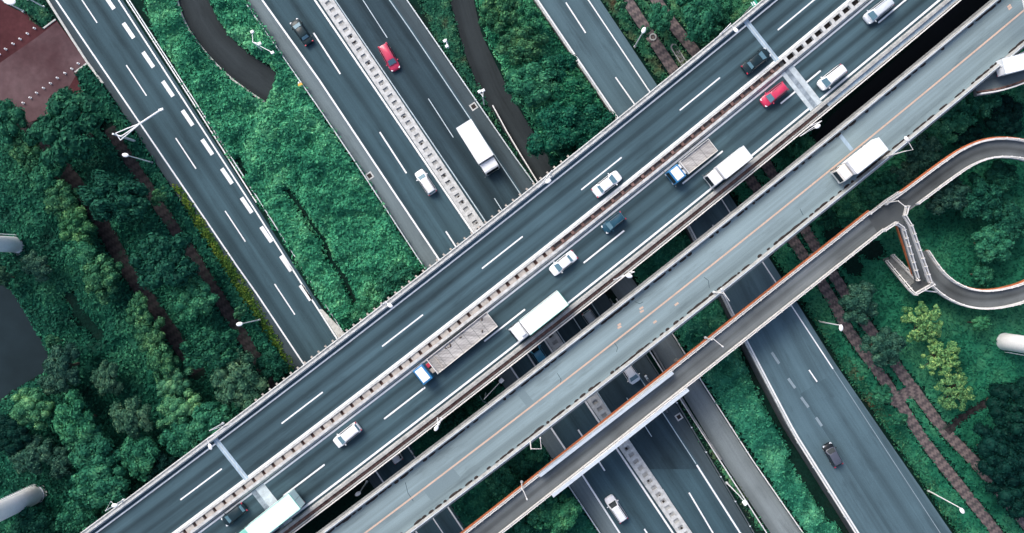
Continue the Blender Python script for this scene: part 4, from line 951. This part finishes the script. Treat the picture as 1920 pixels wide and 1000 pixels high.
for k in range(n):
    for q in range(4): fs.append((k * 4 + q, ((k + 1) % n) * 4 + q, ((k + 1) % n) * 4 + (q + 1) % 4, k * 4 + (q + 1) % 4))
m_.add(vs, fs); o = m_.build('manhole_ring', M['conc'], None); o.location = b; tag(o, 'round grey manhole ring on the brick path above the viaduct', 'manhole')
b = W(1272, 104, .05); t = thing('planter_bed', 'long rounded concrete bed beside the brick path above the viaduct', 'planter', b, R(-58))
pl = [(math.cos(a) * .55 + (1.9 if math.cos(a) > 0 else -1.6), math.sin(a) * .55) for a in [2 * math.pi * k / 24 for k in range(24)]]
m_ = MB(False); n = 24; m_.add([(x, y, z) for x, y in pl for z in (0, .35)] + [(x * .88, y * .72, z) for x, y in pl for z in (0, .35)], [f for k in range(n) for f in ((2 * k, 2 * ((k + 1) % n), 2 * ((k + 1) % n) + 1, 2 * k + 1), (2 * k + 1, 2 * ((k + 1) % n) + 1, 48 + 2 * ((k + 1) % n) + 1, 48 + 2 * k + 1), (48 + 2 * k + 1, 48 + 2 * ((k + 1) % n) + 1, 48 + 2 * ((k + 1) % n), 48 + 2 * k))]); m_.build('rim', M['conc'], t)
m_ = MB(False); m_.add([(x * .87, y * .7, .2) for x, y in pl], [tuple(range(24))]); m_.build('bed', M['conc_dk'], t)

# ------------------------------------------------------------------ ground cover (nobody could count it)
def vnoise(x, y, seed):
    xi = np.floor(x).astype(np.int64); yi = np.floor(y).astype(np.int64); fx = x - xi; fy = y - yi
    fx = fx * fx * (3 - 2 * fx); fy = fy * fy * (3 - 2 * fy)
    def hsh(a, b):
        n = (a * 374761393 + b * 668265263 + seed * 1442695041) & 0x7fffffff
        n = ((n ^ (n >> 13)) * 1274126177) & 0x7fffffff; return ((n ^ (n >> 16)) & 0xffff) / 65535.0
    return (hsh(xi, yi) * (1 - fx) + hsh(xi + 1, yi) * fx) * (1 - fy) + (hsh(xi, yi + 1) * (1 - fx) + hsh(xi + 1, yi + 1) * fx) * fy
def fbm(x, y, s, seed): return .55 * vnoise(x / s, y / s, seed) + .3 * vnoise(x / s * 2.1, y / s * 2.1, seed + 5) + .15 * vnoise(x / s * 4.3, y / s * 4.3, seed + 9)
def inpoly(x, y, P):
    r = np.zeros(len(x), bool); n = len(P)
    for i in range(n):
        x0, y0 = P[i]; x1, y1 = P[(i + 1) % n]
        c = ((y0 > y) != (y1 > y)); r ^= c & (x < (x1 - x0) * (y - y0) / ((y1 - y0) if y1 != y0 else 1e-9) + x0)
    return r
def segdist(x, y, pts, closed):
    d = np.full(len(x), 1e9); n = len(pts)
    for i in range(n if closed else n - 1):
        x0, y0 = pts[i]; x1, y1 = pts[(i + 1) % n]; L2 = (x1 - x0) ** 2 + (y1 - y0) ** 2 + 1e-9
        t = np.clip(((x - x0) * (x1 - x0) + (y - y0) * (y1 - y0)) / L2, 0, 1)
        d = np.minimum(d, np.hypot(x - x0 - t * (x1 - x0), y - y0 - t * (y1 - y0)))
    return d
def wp(pts): return [(W(u, v).x, W(u, v).y) for u, v in pts]
def mesh_from(name, V, Fq, mat, parent=None):
    me = bpy.data.meshes.new(name); me.vertices.add(len(V)); me.vertices.foreach_set('co', V.astype(np.float32).ravel())
    nf = len(Fq); me.loops.add(nf * 4); me.loops.foreach_set('vertex_index', Fq.astype(np.int32).ravel())
    me.polygons.add(nf); me.polygons.foreach_set('loop_start', np.arange(0, nf * 4, 4, dtype=np.int32)); me.update(calc_edges=True); me.validate()
    me.materials.append(mat); o = bpy.data.objects.new(name, me); C.objects.link(o); o.parent = parent; return o
def leaf_quads(Pc, Nrm, size, rg, asp=.55):
    """rhombic leaf sprays centred at Pc facing Nrm"""
    n = len(Pc); r = rg.normal(size=(n, 3)); T = np.cross(Nrm, r); T /= np.linalg.norm(T, axis=1, keepdims=True) + 1e-9; B = np.cross(Nrm, T)
    s = size[:, None] if np.ndim(size) else size
    V = np.stack([Pc + T * s * .5, Pc + B * s * .5 * asp, Pc - T * s * .5, Pc - B * s * .5 * asp], 1).reshape(-1, 3)
    return V, np.arange(n * 4).reshape(n, 4)
def cover(name, region, mat, hgt=1.0, amp=1.0, wave=4.0, dens=16, leaf=.42, excl=(), lines=(), taper=1.2, seed=1, tilt=.6, spill=.3):
    P = wp(region); xs = [p[0] for p in P]; ys = [p[1] for p in P]; A = (max(xs) - min(xs)) * (max(ys) - min(ys))
    rg = np.random.default_rng(seed)
    E = [wp(e) for e in excl]; Ls = [(wp(l), w) for l, w in lines]
    def height(x, y):
        d = segdist(x, y, P, True); h = hgt + amp * (fbm(x, y, wave, seed) - .5) * 2
        k = np.clip(d / taper, 0, 1)
        for e in E: k = np.minimum(k, np.clip(segdist(x, y, e, True) / taper, 0, 1))
        for l, w in Ls: k = np.minimum(k, np.clip((segdist(x, y, l, False) - w) / taper, 0, 1))
        return np.maximum(.05, h * (k ** .5))
    def ok(x, y, grow=0):
        m = inpoly(x, y, P)
        if grow: d = segdist(x, y, P, True); wob = vnoise(x / 1.1, y / 1.1, seed + 31); m = np.where(m, d > (.35 - wob) * .9, d < grow * (wob - .35) * rg.random(len(x)) ** .5)
        for e in E: m &= ~inpoly(x, y, e)
        for l, w in Ls: m &= segdist(x, y, l, False) > w * (.62 + .62 * fbm(x, y, 1.6, seed + 77)) - .12 * rg.random(len(x))
        return m
    # bumpy body of the bushes
    st = .55; gx = np.arange(min(xs), max(xs) + st, st); gy = np.arange(min(ys), max(ys) + st, st); GX, GY = np.meshgrid(gx, gy)
    x, y = GX.ravel(), GY.ravel(); inn = ok(x, y); z = height(x, y) - .18; nx = len(gx)
    ids = np.arange(len(x)).reshape(len(gy), nx); q = np.stack([ids[:-1, :-1], ids[:-1, 1:], ids[1:, 1:], ids[1:, :-1]], -1).reshape(-1, 4)
    q = q[inn[q].all(1)]; body_V = np.stack([x, y, z], 1); used, inv = np.unique(q, return_inverse=True); body_V = body_V[used]; q = inv.reshape(-1, 4)
    n = int(A * dens); x = rg.uniform(min(xs) - .3, max(xs) + .3, n); y = rg.uniform(min(ys) - .3, max(ys) + .3, n); m = ok(x, y, spill * 3); x, y = x[m], y[m]
    h0 = height(x, y); e = .25; dx = (height(x + e, y) - h0) / e; dy = (height(x, y + e) - h0) / e
    N = np.stack([-dx, -dy, np.ones(len(x))], 1); N /= np.linalg.norm(N, axis=1, keepdims=True); N += rg.normal(size=N.shape) * tilt; N[:, 2] = np.abs(N[:, 2]) + .05; N /= np.linalg.norm(N, axis=1, keepdims=True)
    Pc = np.stack([x, y, h0 + rg.uniform(-.15, .28, len(x)) * min(1, hgt)], 1); LV, LF = leaf_quads(Pc, N, leaf * rg.uniform(.6, 1.5, len(x)), rg)
    V = np.concatenate([body_V, LV]); Fq = np.concatenate([q, LF + len(body_V)]) if len(q) else LF
    return tag(mesh_from(name, V, Fq, M[mat]), kind='stuff')
rampP = lp + rp[::-1]
cover('shrubs', [(248, -130), (458, -5), (602, 207), (692, 342), (797, 505), (722, 567), (650, 628), (606, 572), (482, 372), (400, 245), (350, 160), (290, 72)], 'f_bright', 1.6, 1.5, 2.6, 24, .5, [rampP], [([(540, 358), (560, 385), (572, 400), (590, 428), (608, 450), (622, 490), (645, 520), (668, 570)], .38), ([(448, 302), (460, 325)], .5), ([(286, 60), (300, 90), (330, 130)], .3)], 1.0, 3)
cover('shrubs', [(10, 5), (55, -40), (76, -5), (103, 34), (82, 52), (60, 36), (30, 17)], 'f_mixed', .6, .5, 2, 22, .35, seed=4)
cover('undergrowth', [(140, 136), (165, 121), (197, 160), (255, 248), (330, 360), (430, 515), (548, 695), (400, 825), (150, 1010), (-100, 1150), (-300, 1100), (-300, 200), (0, 200), (40, 236), (70, 226), (105, 206), (150, 216), (172, 196), (150, 160)], 'f_mid', .9, .8, 2.4, 14, .5, [pond], [(L1, 1.35), (L2, 1.0), ([(132, 558), (150, 590), (160, 600), (185, 628)], .9)], .8, 5)
cover('verge_weeds', [(318, 340), (340, 350), (462, 530), (552, 686), (545, 700), (430, 540)], 'f_yellow', .35, .25, 2, 24, .35, seed=6, taper=.5)
cover('verge_weeds', [(765, -60), (835, -60), (848, 20), (872, 98), (900, 172), (925, 216), (975, 300), (1000, 342), (960, 286), (808, 62)], 'f_mixed', .5, .5, 2, 24, .36, seed=8, taper=.7)
cover('shrubs', [(892, -130), (1000, -60), (1003, 0), (1150, 222), (1172, 240), (1060, 330), (1044, 313), (963, 180), (908, 62), (893, 0)], 'f_bright', 1.3, 1.2, 2.5, 20, .42, seed=9)
cover('undergrowth', [(1130, -80), (1700, -100), (1600, 30), (1500, 120), (1290, 240), (1237, 160), (1130, 2)], 'f_mixed', .5, .4, 3, 20, .36, [], [(P1, 1.2), (P2, 1.2)], .6, 10)
cover('undergrowth', [(646, 640), (800, 508), (1070, 915), (1132, 1010), (1270, 1220), (1010, 1210), (880, 1005), (770, 838)], 'f_mid', 1.2, 1.1, 2.5, 16, .42, seed=11)
cover('shrubs', [(1050, 320), (1160, 226), (1290, 428), (1345, 545), (1375, 620), (1418, 730), (1470, 828), (1560, 970), (1680, 1160), (1600, 1160), (1508, 1003), (1412, 858), (1318, 714), (1268, 632)], 'f_bright', 1.3, 1.3, 2.4, 20, .42, [], [([(1395, 640), (1430, 728), (1475, 815), (1580, 985)], .3), ([(1490, 860), (1520, 905), (1560, 965)], 1.1), ([(1385, 600), (1410, 680), (1425, 715)], 1.0)], .9, 12)
cover('undergrowth', [(1232, 160), (1500, 20), (1520, 250), (1570, 320), (1800, 130), (1990, 0), (2200, 0), (2200, 1250), (1960, 1250), (1792, 1000), (1572, 678), (1494, 555), (1380, 375)], 'f_grass', .6, .5, 2.6, 13, .42, [near_black_strip], [(P1, .95), (P2, .95), (P3, .5), (P4, .8), ([(1600, 500), (1560, 440), (1640, 470)], 1.5)], .6, 13)
cover('verge_weeds', [(1500, 560), (1545, 600), (1640, 730), (1720, 850), (1830, 1010), (1800, 1010), (1575, 688)], 'f_mixed', .5, .35, 2, 16, .36, [], [(P1, 1.3)], .6, 14)
cover('verge_weeds', [(1263, 742), (1272, 740), (1310, 800), (1372, 892), (1442, 1000), (1424, 1000), (1340, 870)], 'f_mixed', .25, .2, 2, 12, .3, seed=15, taper=.4)

# ------------------------------------------------------------------ trees
def crown_proto(name, mat, seed, lobes=26, leafs=130, lr=(.24, .36), leaf=.42, flat=.6, core=True, Rr=5.0, spread=.78):
    rg = np.random.default_rng(seed); Ls = []
    for i in range(lobes):
        r = spread * math.sqrt((i + .5) / lobes); a = i * 2.39996 + rg.uniform(-.4, .4)
        r *= 1 + rg.uniform(-.18, .14); z = flat * (math.sqrt(max(0, 1 - (r / 1.05) ** 2))) + rg.uniform(-.12, .1)
        Ls.append((r * math.cos(a) * Rr * (1 + .15 * math.sin(a * 2 + seed)), r * math.sin(a) * Rr, z * Rr, rg.uniform(*lr) * Rr))
    Ls = np.array(Ls); V = []; Fq = []; nv = 0
    for (cx, cy, cz, cr) in Ls:
        d = rg.normal(size=(leafs, 3)); d[:, 2] = d[:, 2] * .9 + .45; d /= np.linalg.norm(d, axis=1, keepdims=True)
        rad = cr * rg.uniform(.82, 1.12, leafs); Pc = np.array([cx, cy, cz]) + d * rad[:, None]
        dist = np.linalg.norm(Pc[:, None, :] - Ls[None, :, :3], axis=2) / Ls[None, :, 3]; keep = (dist > .72).all(1); Pc, d2 = Pc[keep], d[keep]
        N = d2 + rg.normal(size=d2.shape) * .42; N /= np.linalg.norm(N, axis=1, keepdims=True)
        v, f = leaf_quads(Pc, N, leaf * rg.uniform(.6, 1.4, len(Pc)), rg, .7); V.append(v); Fq.append(f + nv); nv += len(v)
    if core:
        for (cx, cy, cz, cr) in Ls:
            seg, rings = 8, 5; vs = []
            for i in range(rings + 1):
                ph = math.pi * i / rings
                for k in range(seg): th = 2 * math.pi * k / seg; vs.append((cx + cr * .84 * math.sin(ph) * math.cos(th), cy + cr * .84 * math.sin(ph) * math.sin(th), cz + cr * .84 * math.cos(ph)))
            fs = [(nv + i * seg + k, nv + (i + 1) * seg + k, nv + (i + 1) * seg + (k + 1) % seg, nv + i * seg + (k + 1) % seg) for i in range(rings) for k in range(seg)]
            V.append(np.array(vs)); Fq.append(np.array(fs)); nv += len(vs)
    o = mesh_from(name, np.concatenate(V), np.concatenate(Fq), M[mat]); me = o.data; bpy.data.objects.remove(o)
    tb = MB(False); tb.tube([(0, 0, -5.2), (.1, .05, -2.5), (0, 0, .5)], .38, 10, .2)
    for i in range(0, lobes, 2):
        cx, cy, cz, cr = Ls[i]; tb.tube([(0, 0, -2 + (i % 6) * .35), (cx * .5, cy * .5, cz * .35), (cx, cy, cz)], .16, 6, .04)
    to = tb.build('trunk', M['bark'], None, True); tm = to.data; bpy.data.objects.remove(to); return me, tm
K = {
    'dark': [crown_proto('crown', 't_dark', s, 36, 110, (.17, .26), .5, .55) for s in (11, 12)],
    'mid': [crown_proto('crown', 't_mid', s, 28, 110, (.18, .33), .55, .6) for s in (21, 22)],
    'olive': [crown_proto('crown', 't_olive', s, 26, 100, (.17, .31), .58, .6, True, 5.0, .85) for s in (31, 32)],
    'grey': [crown_proto('crown', 't_grey', s, 30, 110, (.15, .27), .46, .6) for s in (41, 42)],
    'pale': [crown_proto('crown', 't_pale', s, 24, 120, (.2, .3), .38, .6) for s in (51,)],
    'yellow': [crown_proto('crown', 't_yellow', s, 56, 80, (.1, .17), .44, .5, False, 5.0, .95) for s in (61, 62)],
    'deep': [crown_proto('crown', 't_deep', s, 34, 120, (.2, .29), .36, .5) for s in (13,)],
    'glossy': [crown_proto('crown', 't_glossy', s, 20, 210, (.26, .36), .46, .38) for s in (71, 72)],
}
KN = {'deep': 'broadleaf_tree', 'dark': 'broadleaf_tree', 'mid': 'broadleaf_tree', 'olive': 'olive_green_tree', 'grey': 'grey_green_tree', 'pale': 'pale_green_tree', 'yellow': 'yellow_leaved_tree', 'glossy': 'glossy_leaved_tree'}
def tree(u, v, r, kind, label, group, zc=5.5):
    me, tm = K[kind][random.randrange(len(K[kind]))]; p = W(u, v, zc); s = r * (H - zc) / F / 5.0
    zs = max(.55, min(1.15, s * random.uniform(.95, 1.1)))
    t = thing(KN[kind], label, 'tree', (p.x, p.y, 0), random.uniform(0, 6.28), group)
    sx = random.uniform(.88, 1.12)
    for nm, data in (('crown', me), ('trunk', tm)):
        o = bpy.data.objects.new(nm, data); C.objects.link(o); o.parent = t; o.location = (0, 0, 5.2 * zs); o.scale = (s * sx, s / sx, zs)
GL, GC, GR, GLL = 'trees left of the left road', 'trees between the expressway and the right highway', 'trees around the spiral loop', 'woodland in the lower left corner'
T = [
 (142, 247, 78, 'dark', 'largest round dark tree just below the maroon plaza', GL), (12, 225, 40, 'mid', 'tree at the left edge below the plaza corner', GL),
 (102, 200, 22, 'mid', 'small shrubby tree at the lower corner of the maroon plaza', GL),
 (42, 285, 34, 'olive', 'topmost olive tree in the row left of the brown path', GL), (80, 330, 34, 'mid', 'second olive tree from the top in the row left of the brown path', GL),
 (110, 375, 36, 'olive', 'third tree from the top in the row left of the brown path', GL), (142, 425, 37, 'olive', 'fourth tree from the top in the row left of the brown path', GL),
 (150, 480, 36, 'mid', 'fifth tree in the row left of the brown path, level with the upper white column', GL), (192, 520, 40, 'olive', 'sixth tree in the row left of the brown path, full and bumpy', GL),
 (228, 375, 62, 'dark', 'broad dark tree between the two brown paths level with the lamp', GL), (322, 487, 68, 'dark', 'broad dark tree between the brown path and the yellow verge', GL),
 (368, 562, 44, 'mid', 'mid green tree between the paths above the lowest dark tree', GL), (405, 650, 56, 'dark', 'round dark tree where the brown path ends', GL),
 (310, 371, 17, 'pale', 'small round pale bush beside the left road shoulder', GL), (459, 584, 13, 'pale', 'small round bush beside the yellow verge near the lamp', GL),
 (455, 715, 58, 'grey', 'wide grey green tree touching the viaduct parapet under the lamp', GL), (505, 690, 34, 'dark', 'dark tree in the corner between the verge and the viaduct', GL),
 (255, 590, 30, 'olive', 'yellowish tree halfway down the row above the bright bumpy one', GLL), (275, 632, 32, 'olive', 'yellow green tree right of the long grass hollow', GLL),
 (300, 680, 34, 'olive', 'olive tree left of the lower end of the brown path', GLL), (322, 720, 34, 'pale', 'bright pale topped tree just below the brown path end', GLL),
 (335, 770, 42, 'pale', 'bright bumpy tree below the pale topped one', GLL), (345, 825, 42, 'mid', 'bumpy tree against the viaduct above the small lamp arm', GLL), (400, 790, 46, 'mid', 'tree pressed against the viaduct left of the joint lamp', GLL),
 (120, 688, 46, 'grey', 'grey green tree at the right tip of the pond', GLL), (95, 722, 30, 'grey', 'small grey green tree on the lower bank of the pond', GLL), (60, 765, 42, 'pale', 'pale tree standing alone below the pond', GLL),
 (195, 712, 34, 'grey', 'grey green tree left of the little puddle', GLL), (115, 638, 14, 'pale', 'tiny pale bush at the pond corner', GLL),
 (192, 535, 30, 'mid', 'rounded tree above the long grass by the column row', GLL), (248, 782, 44, 'grey', 'grey tree under the little puddle', GLL),
 (150, 790, 48, 'mid', 'mid green tree right of the pale pond tree', GLL), (180, 845, 50, 'mid', 'mid green tree between the pond group and the viaduct', GLL),
 (262, 855, 42, 'mid', 'tree right of the centre of the lower left wood', GLL), (195, 905, 52, 'mid', 'broad tree near the lower left end of the viaduct', GLL), (150, 965, 42, 'mid', 'tree beside the viaduct at the very bottom', GLL),
 (60, 855, 44, 'grey', 'dull grey tree above the lower white column', GLL), (20, 815, 44, 'deep', 'dark tree at the left edge above the lower white column', GLL), (110, 868, 34, 'grey', 'grey tree touching the foot of the lower white column', GLL),
 (300, 880, 36, 'deep', 'dark low tree tucked beside the viaduct above the short lamp', GLL), (60, 990, 45, 'dark', 'dark tree below the lower white column', GLL), (238, 930, 30, 'dark', 'small dark tree beside the short parapet lamp', GLL), (110, 760, 34, 'dark', 'dark tree between the pale pond tree and the wood', GLL),
 (60, 500, 32, 'grey', 'bare looking grey tree below the upper white column', GL), (20, 520, 20, 'grey', 'small grey tree at the pond edge by the column', GL),
 (935, 18, 44, 'olive', 'olive tree nearest the top edge beside the right highway', GC), (985, 30, 36, 'mid', 'tree at the top edge right of the olive one beside the highway', GC), (975, 85, 42, 'olive', 'olive tree in the second rank from the top beside the highway', GC),
 (1040, 130, 40, 'glossy', 'glossy tree against the highway in the upper part of the strip', GC), (1000, 160, 50, 'mid', 'tree in the middle of the strip beside the dark lane', GC), (1065, 185, 50, 'glossy', 'glossy tree in the middle against the highway', GC),
 (1045, 245, 55, 'glossy', 'large glossy leaved tree nearest the dark lane above the viaduct', GC), (1105, 235, 48, 'glossy', 'large glossy leaved tree nearest the viaduct and the highway', GC), (1060, 283, 32, 'glossy', 'lowest glossy tree wedged against the viaduct', GC),
 (1312, 30, 50, 'mid', 'dark full tree above the viaduct right of the brick paths', None), (1352, 15, 34, 'mid', 'tree at the top edge just left of the green sign', None), (1160, 17, 13, 'pale', 'small round bush by the top of the right highway', None), (1204, 68, 12, 'pale', 'small round bush at the foot of the path lamp', None), (1240, 30, 28, 'mid', 'bushy tree between the two brick paths at the top', None),
 (1506, 272, 30, 'mid', 'single tree in the dark gap beside the near black strip', None),
 (1732, 288, 42, 'grey', 'pale spotted tree behind the hooked overpass lamp', GR), (1705, 325, 32, 'grey', 'grey green tree between the overpass and the footbridge', GR), (1668, 340, 28, 'mid', 'tree close to the overpass below the cream cab truck', GR),
 (1595, 385, 34, 'mid', 'tree beside the overpass nearest the two brown paths', GR), (1635, 360, 30, 'mid', 'tree between the junction and the overpass', GR), (1560, 410, 26, 'dark', 'low dark tree at the lower end of the strip', GR),
 (1790, 215, 44, 'mid', 'broad tree below the overpass in the upper right', GR), (1760, 250, 34, 'mid', 'tree just above the pale spotted one', GR), (1840, 185, 40, 'mid', 'tree below the slip bridge end', GR), (1880, 215, 44, 'deep', 'dark tree above the top of the loop', GR), (1815, 240, 36, 'deep', 'dark tree outside the upper bend of the loop', GR),
 (1775, 365, 44, 'grey', 'dull tree inside the loop next to the junction', GR), (1835, 375, 50, 'dark', 'large dark tree in the middle of the loop', GR), (1885, 330, 36, 'dark', 'dark tree under the upper bend inside the loop', GR), (1895, 420, 44, 'dark', 'dark tree at the right edge inside the loop', GR), (1850, 515, 22, 'mid', 'small bush inside the lower bend of the loop', GR), (1860, 455, 42, 'mid', 'mid green tree in the lower half of the loop', GR),
 (1610, 568, 44, 'grey', 'grey green tree left of the stairs foot', 'trees in the lower right'), (1658, 652, 42, 'grey', 'grey green tree over the brick path', 'trees in the lower right'),
 (1735, 606, 41, 'yellow', 'yellow leaved tree nearest the loop', 'trees in the lower right'), (1774, 672, 38, 'yellow', 'yellow leaved tree in the middle of the three', 'trees in the lower right'), (1798, 735, 37, 'yellow', 'yellow green fuller tree, lowest of the three bright ones', 'trees in the lower right'),
 (1822, 605, 18, 'mid', 'low bush left of the right hand white column', 'trees in the lower right'), (1640, 735, 20, 'mid', 'small bush left of the brick path beside the highway', 'trees in the lower right'), (1672, 780, 14, 'mid', 'smaller bush on the highway verge below the other', 'trees in the lower right'),
 (1888, 760, 60, 'deep', 'topmost of the big dark trees at the lower right edge', 'trees in the lower right'), (1868, 850, 62, 'deep', 'middle one of the big dark trees at the lower right edge', 'trees in the lower right'), (1925, 840, 55, 'deep', 'dark tree cut by the right edge', 'trees in the lower right'), (1905, 920, 55, 'deep', 'lowest of the big dark trees at the right edge', 'trees in the lower right'),
 (1005, 945, 42, 'mid', 'bright tree under the footbridge at the bottom left of the expressway', 'trees under the bridges'), (1052, 968, 38, 'mid', 'bright tree beside the expressway at the bottom edge', 'trees under the bridges'), (965, 990, 34, 'mid', 'bright tree at the bottom edge beside the footbridge end', 'trees under the bridges'),
 (940, 905, 36, 'mid', 'dark green tree between the overpass and the footbridge end', 'trees under the bridges'), (975, 870, 32, 'dark', 'dark tree between the overpass and the bent lamp', 'trees under the bridges'), (1000, 850, 26, 'mid', 'small tree below the bent white overpass lamp', 'trees under the bridges'), (855, 790, 30, 'dark', 'dark tree in the gap right of the white van', 'trees under the bridges'), (890, 758, 26, 'dark', 'dark tree in the gap left of the square lamp', 'trees under the bridges'),
 (745, 530, 40, 'mid', 'bushy tree in the bright shrubs nearest the viaduct', 'trees between the left road and the expressway'), (690, 585, 30, 'mid', 'bushy tree in the bright shrubs above the parapet lamp', 'trees between the left road and the expressway'),
]
for u, v, r, k, lab, grp in T:
    zc = 5.5 if r > 20 else 1.5
    if (u, v) in ((745, 530), (690, 585), (855, 790), (890, 758)): zc = 3
    tree(u, v, r, k, lab, grp, zc)
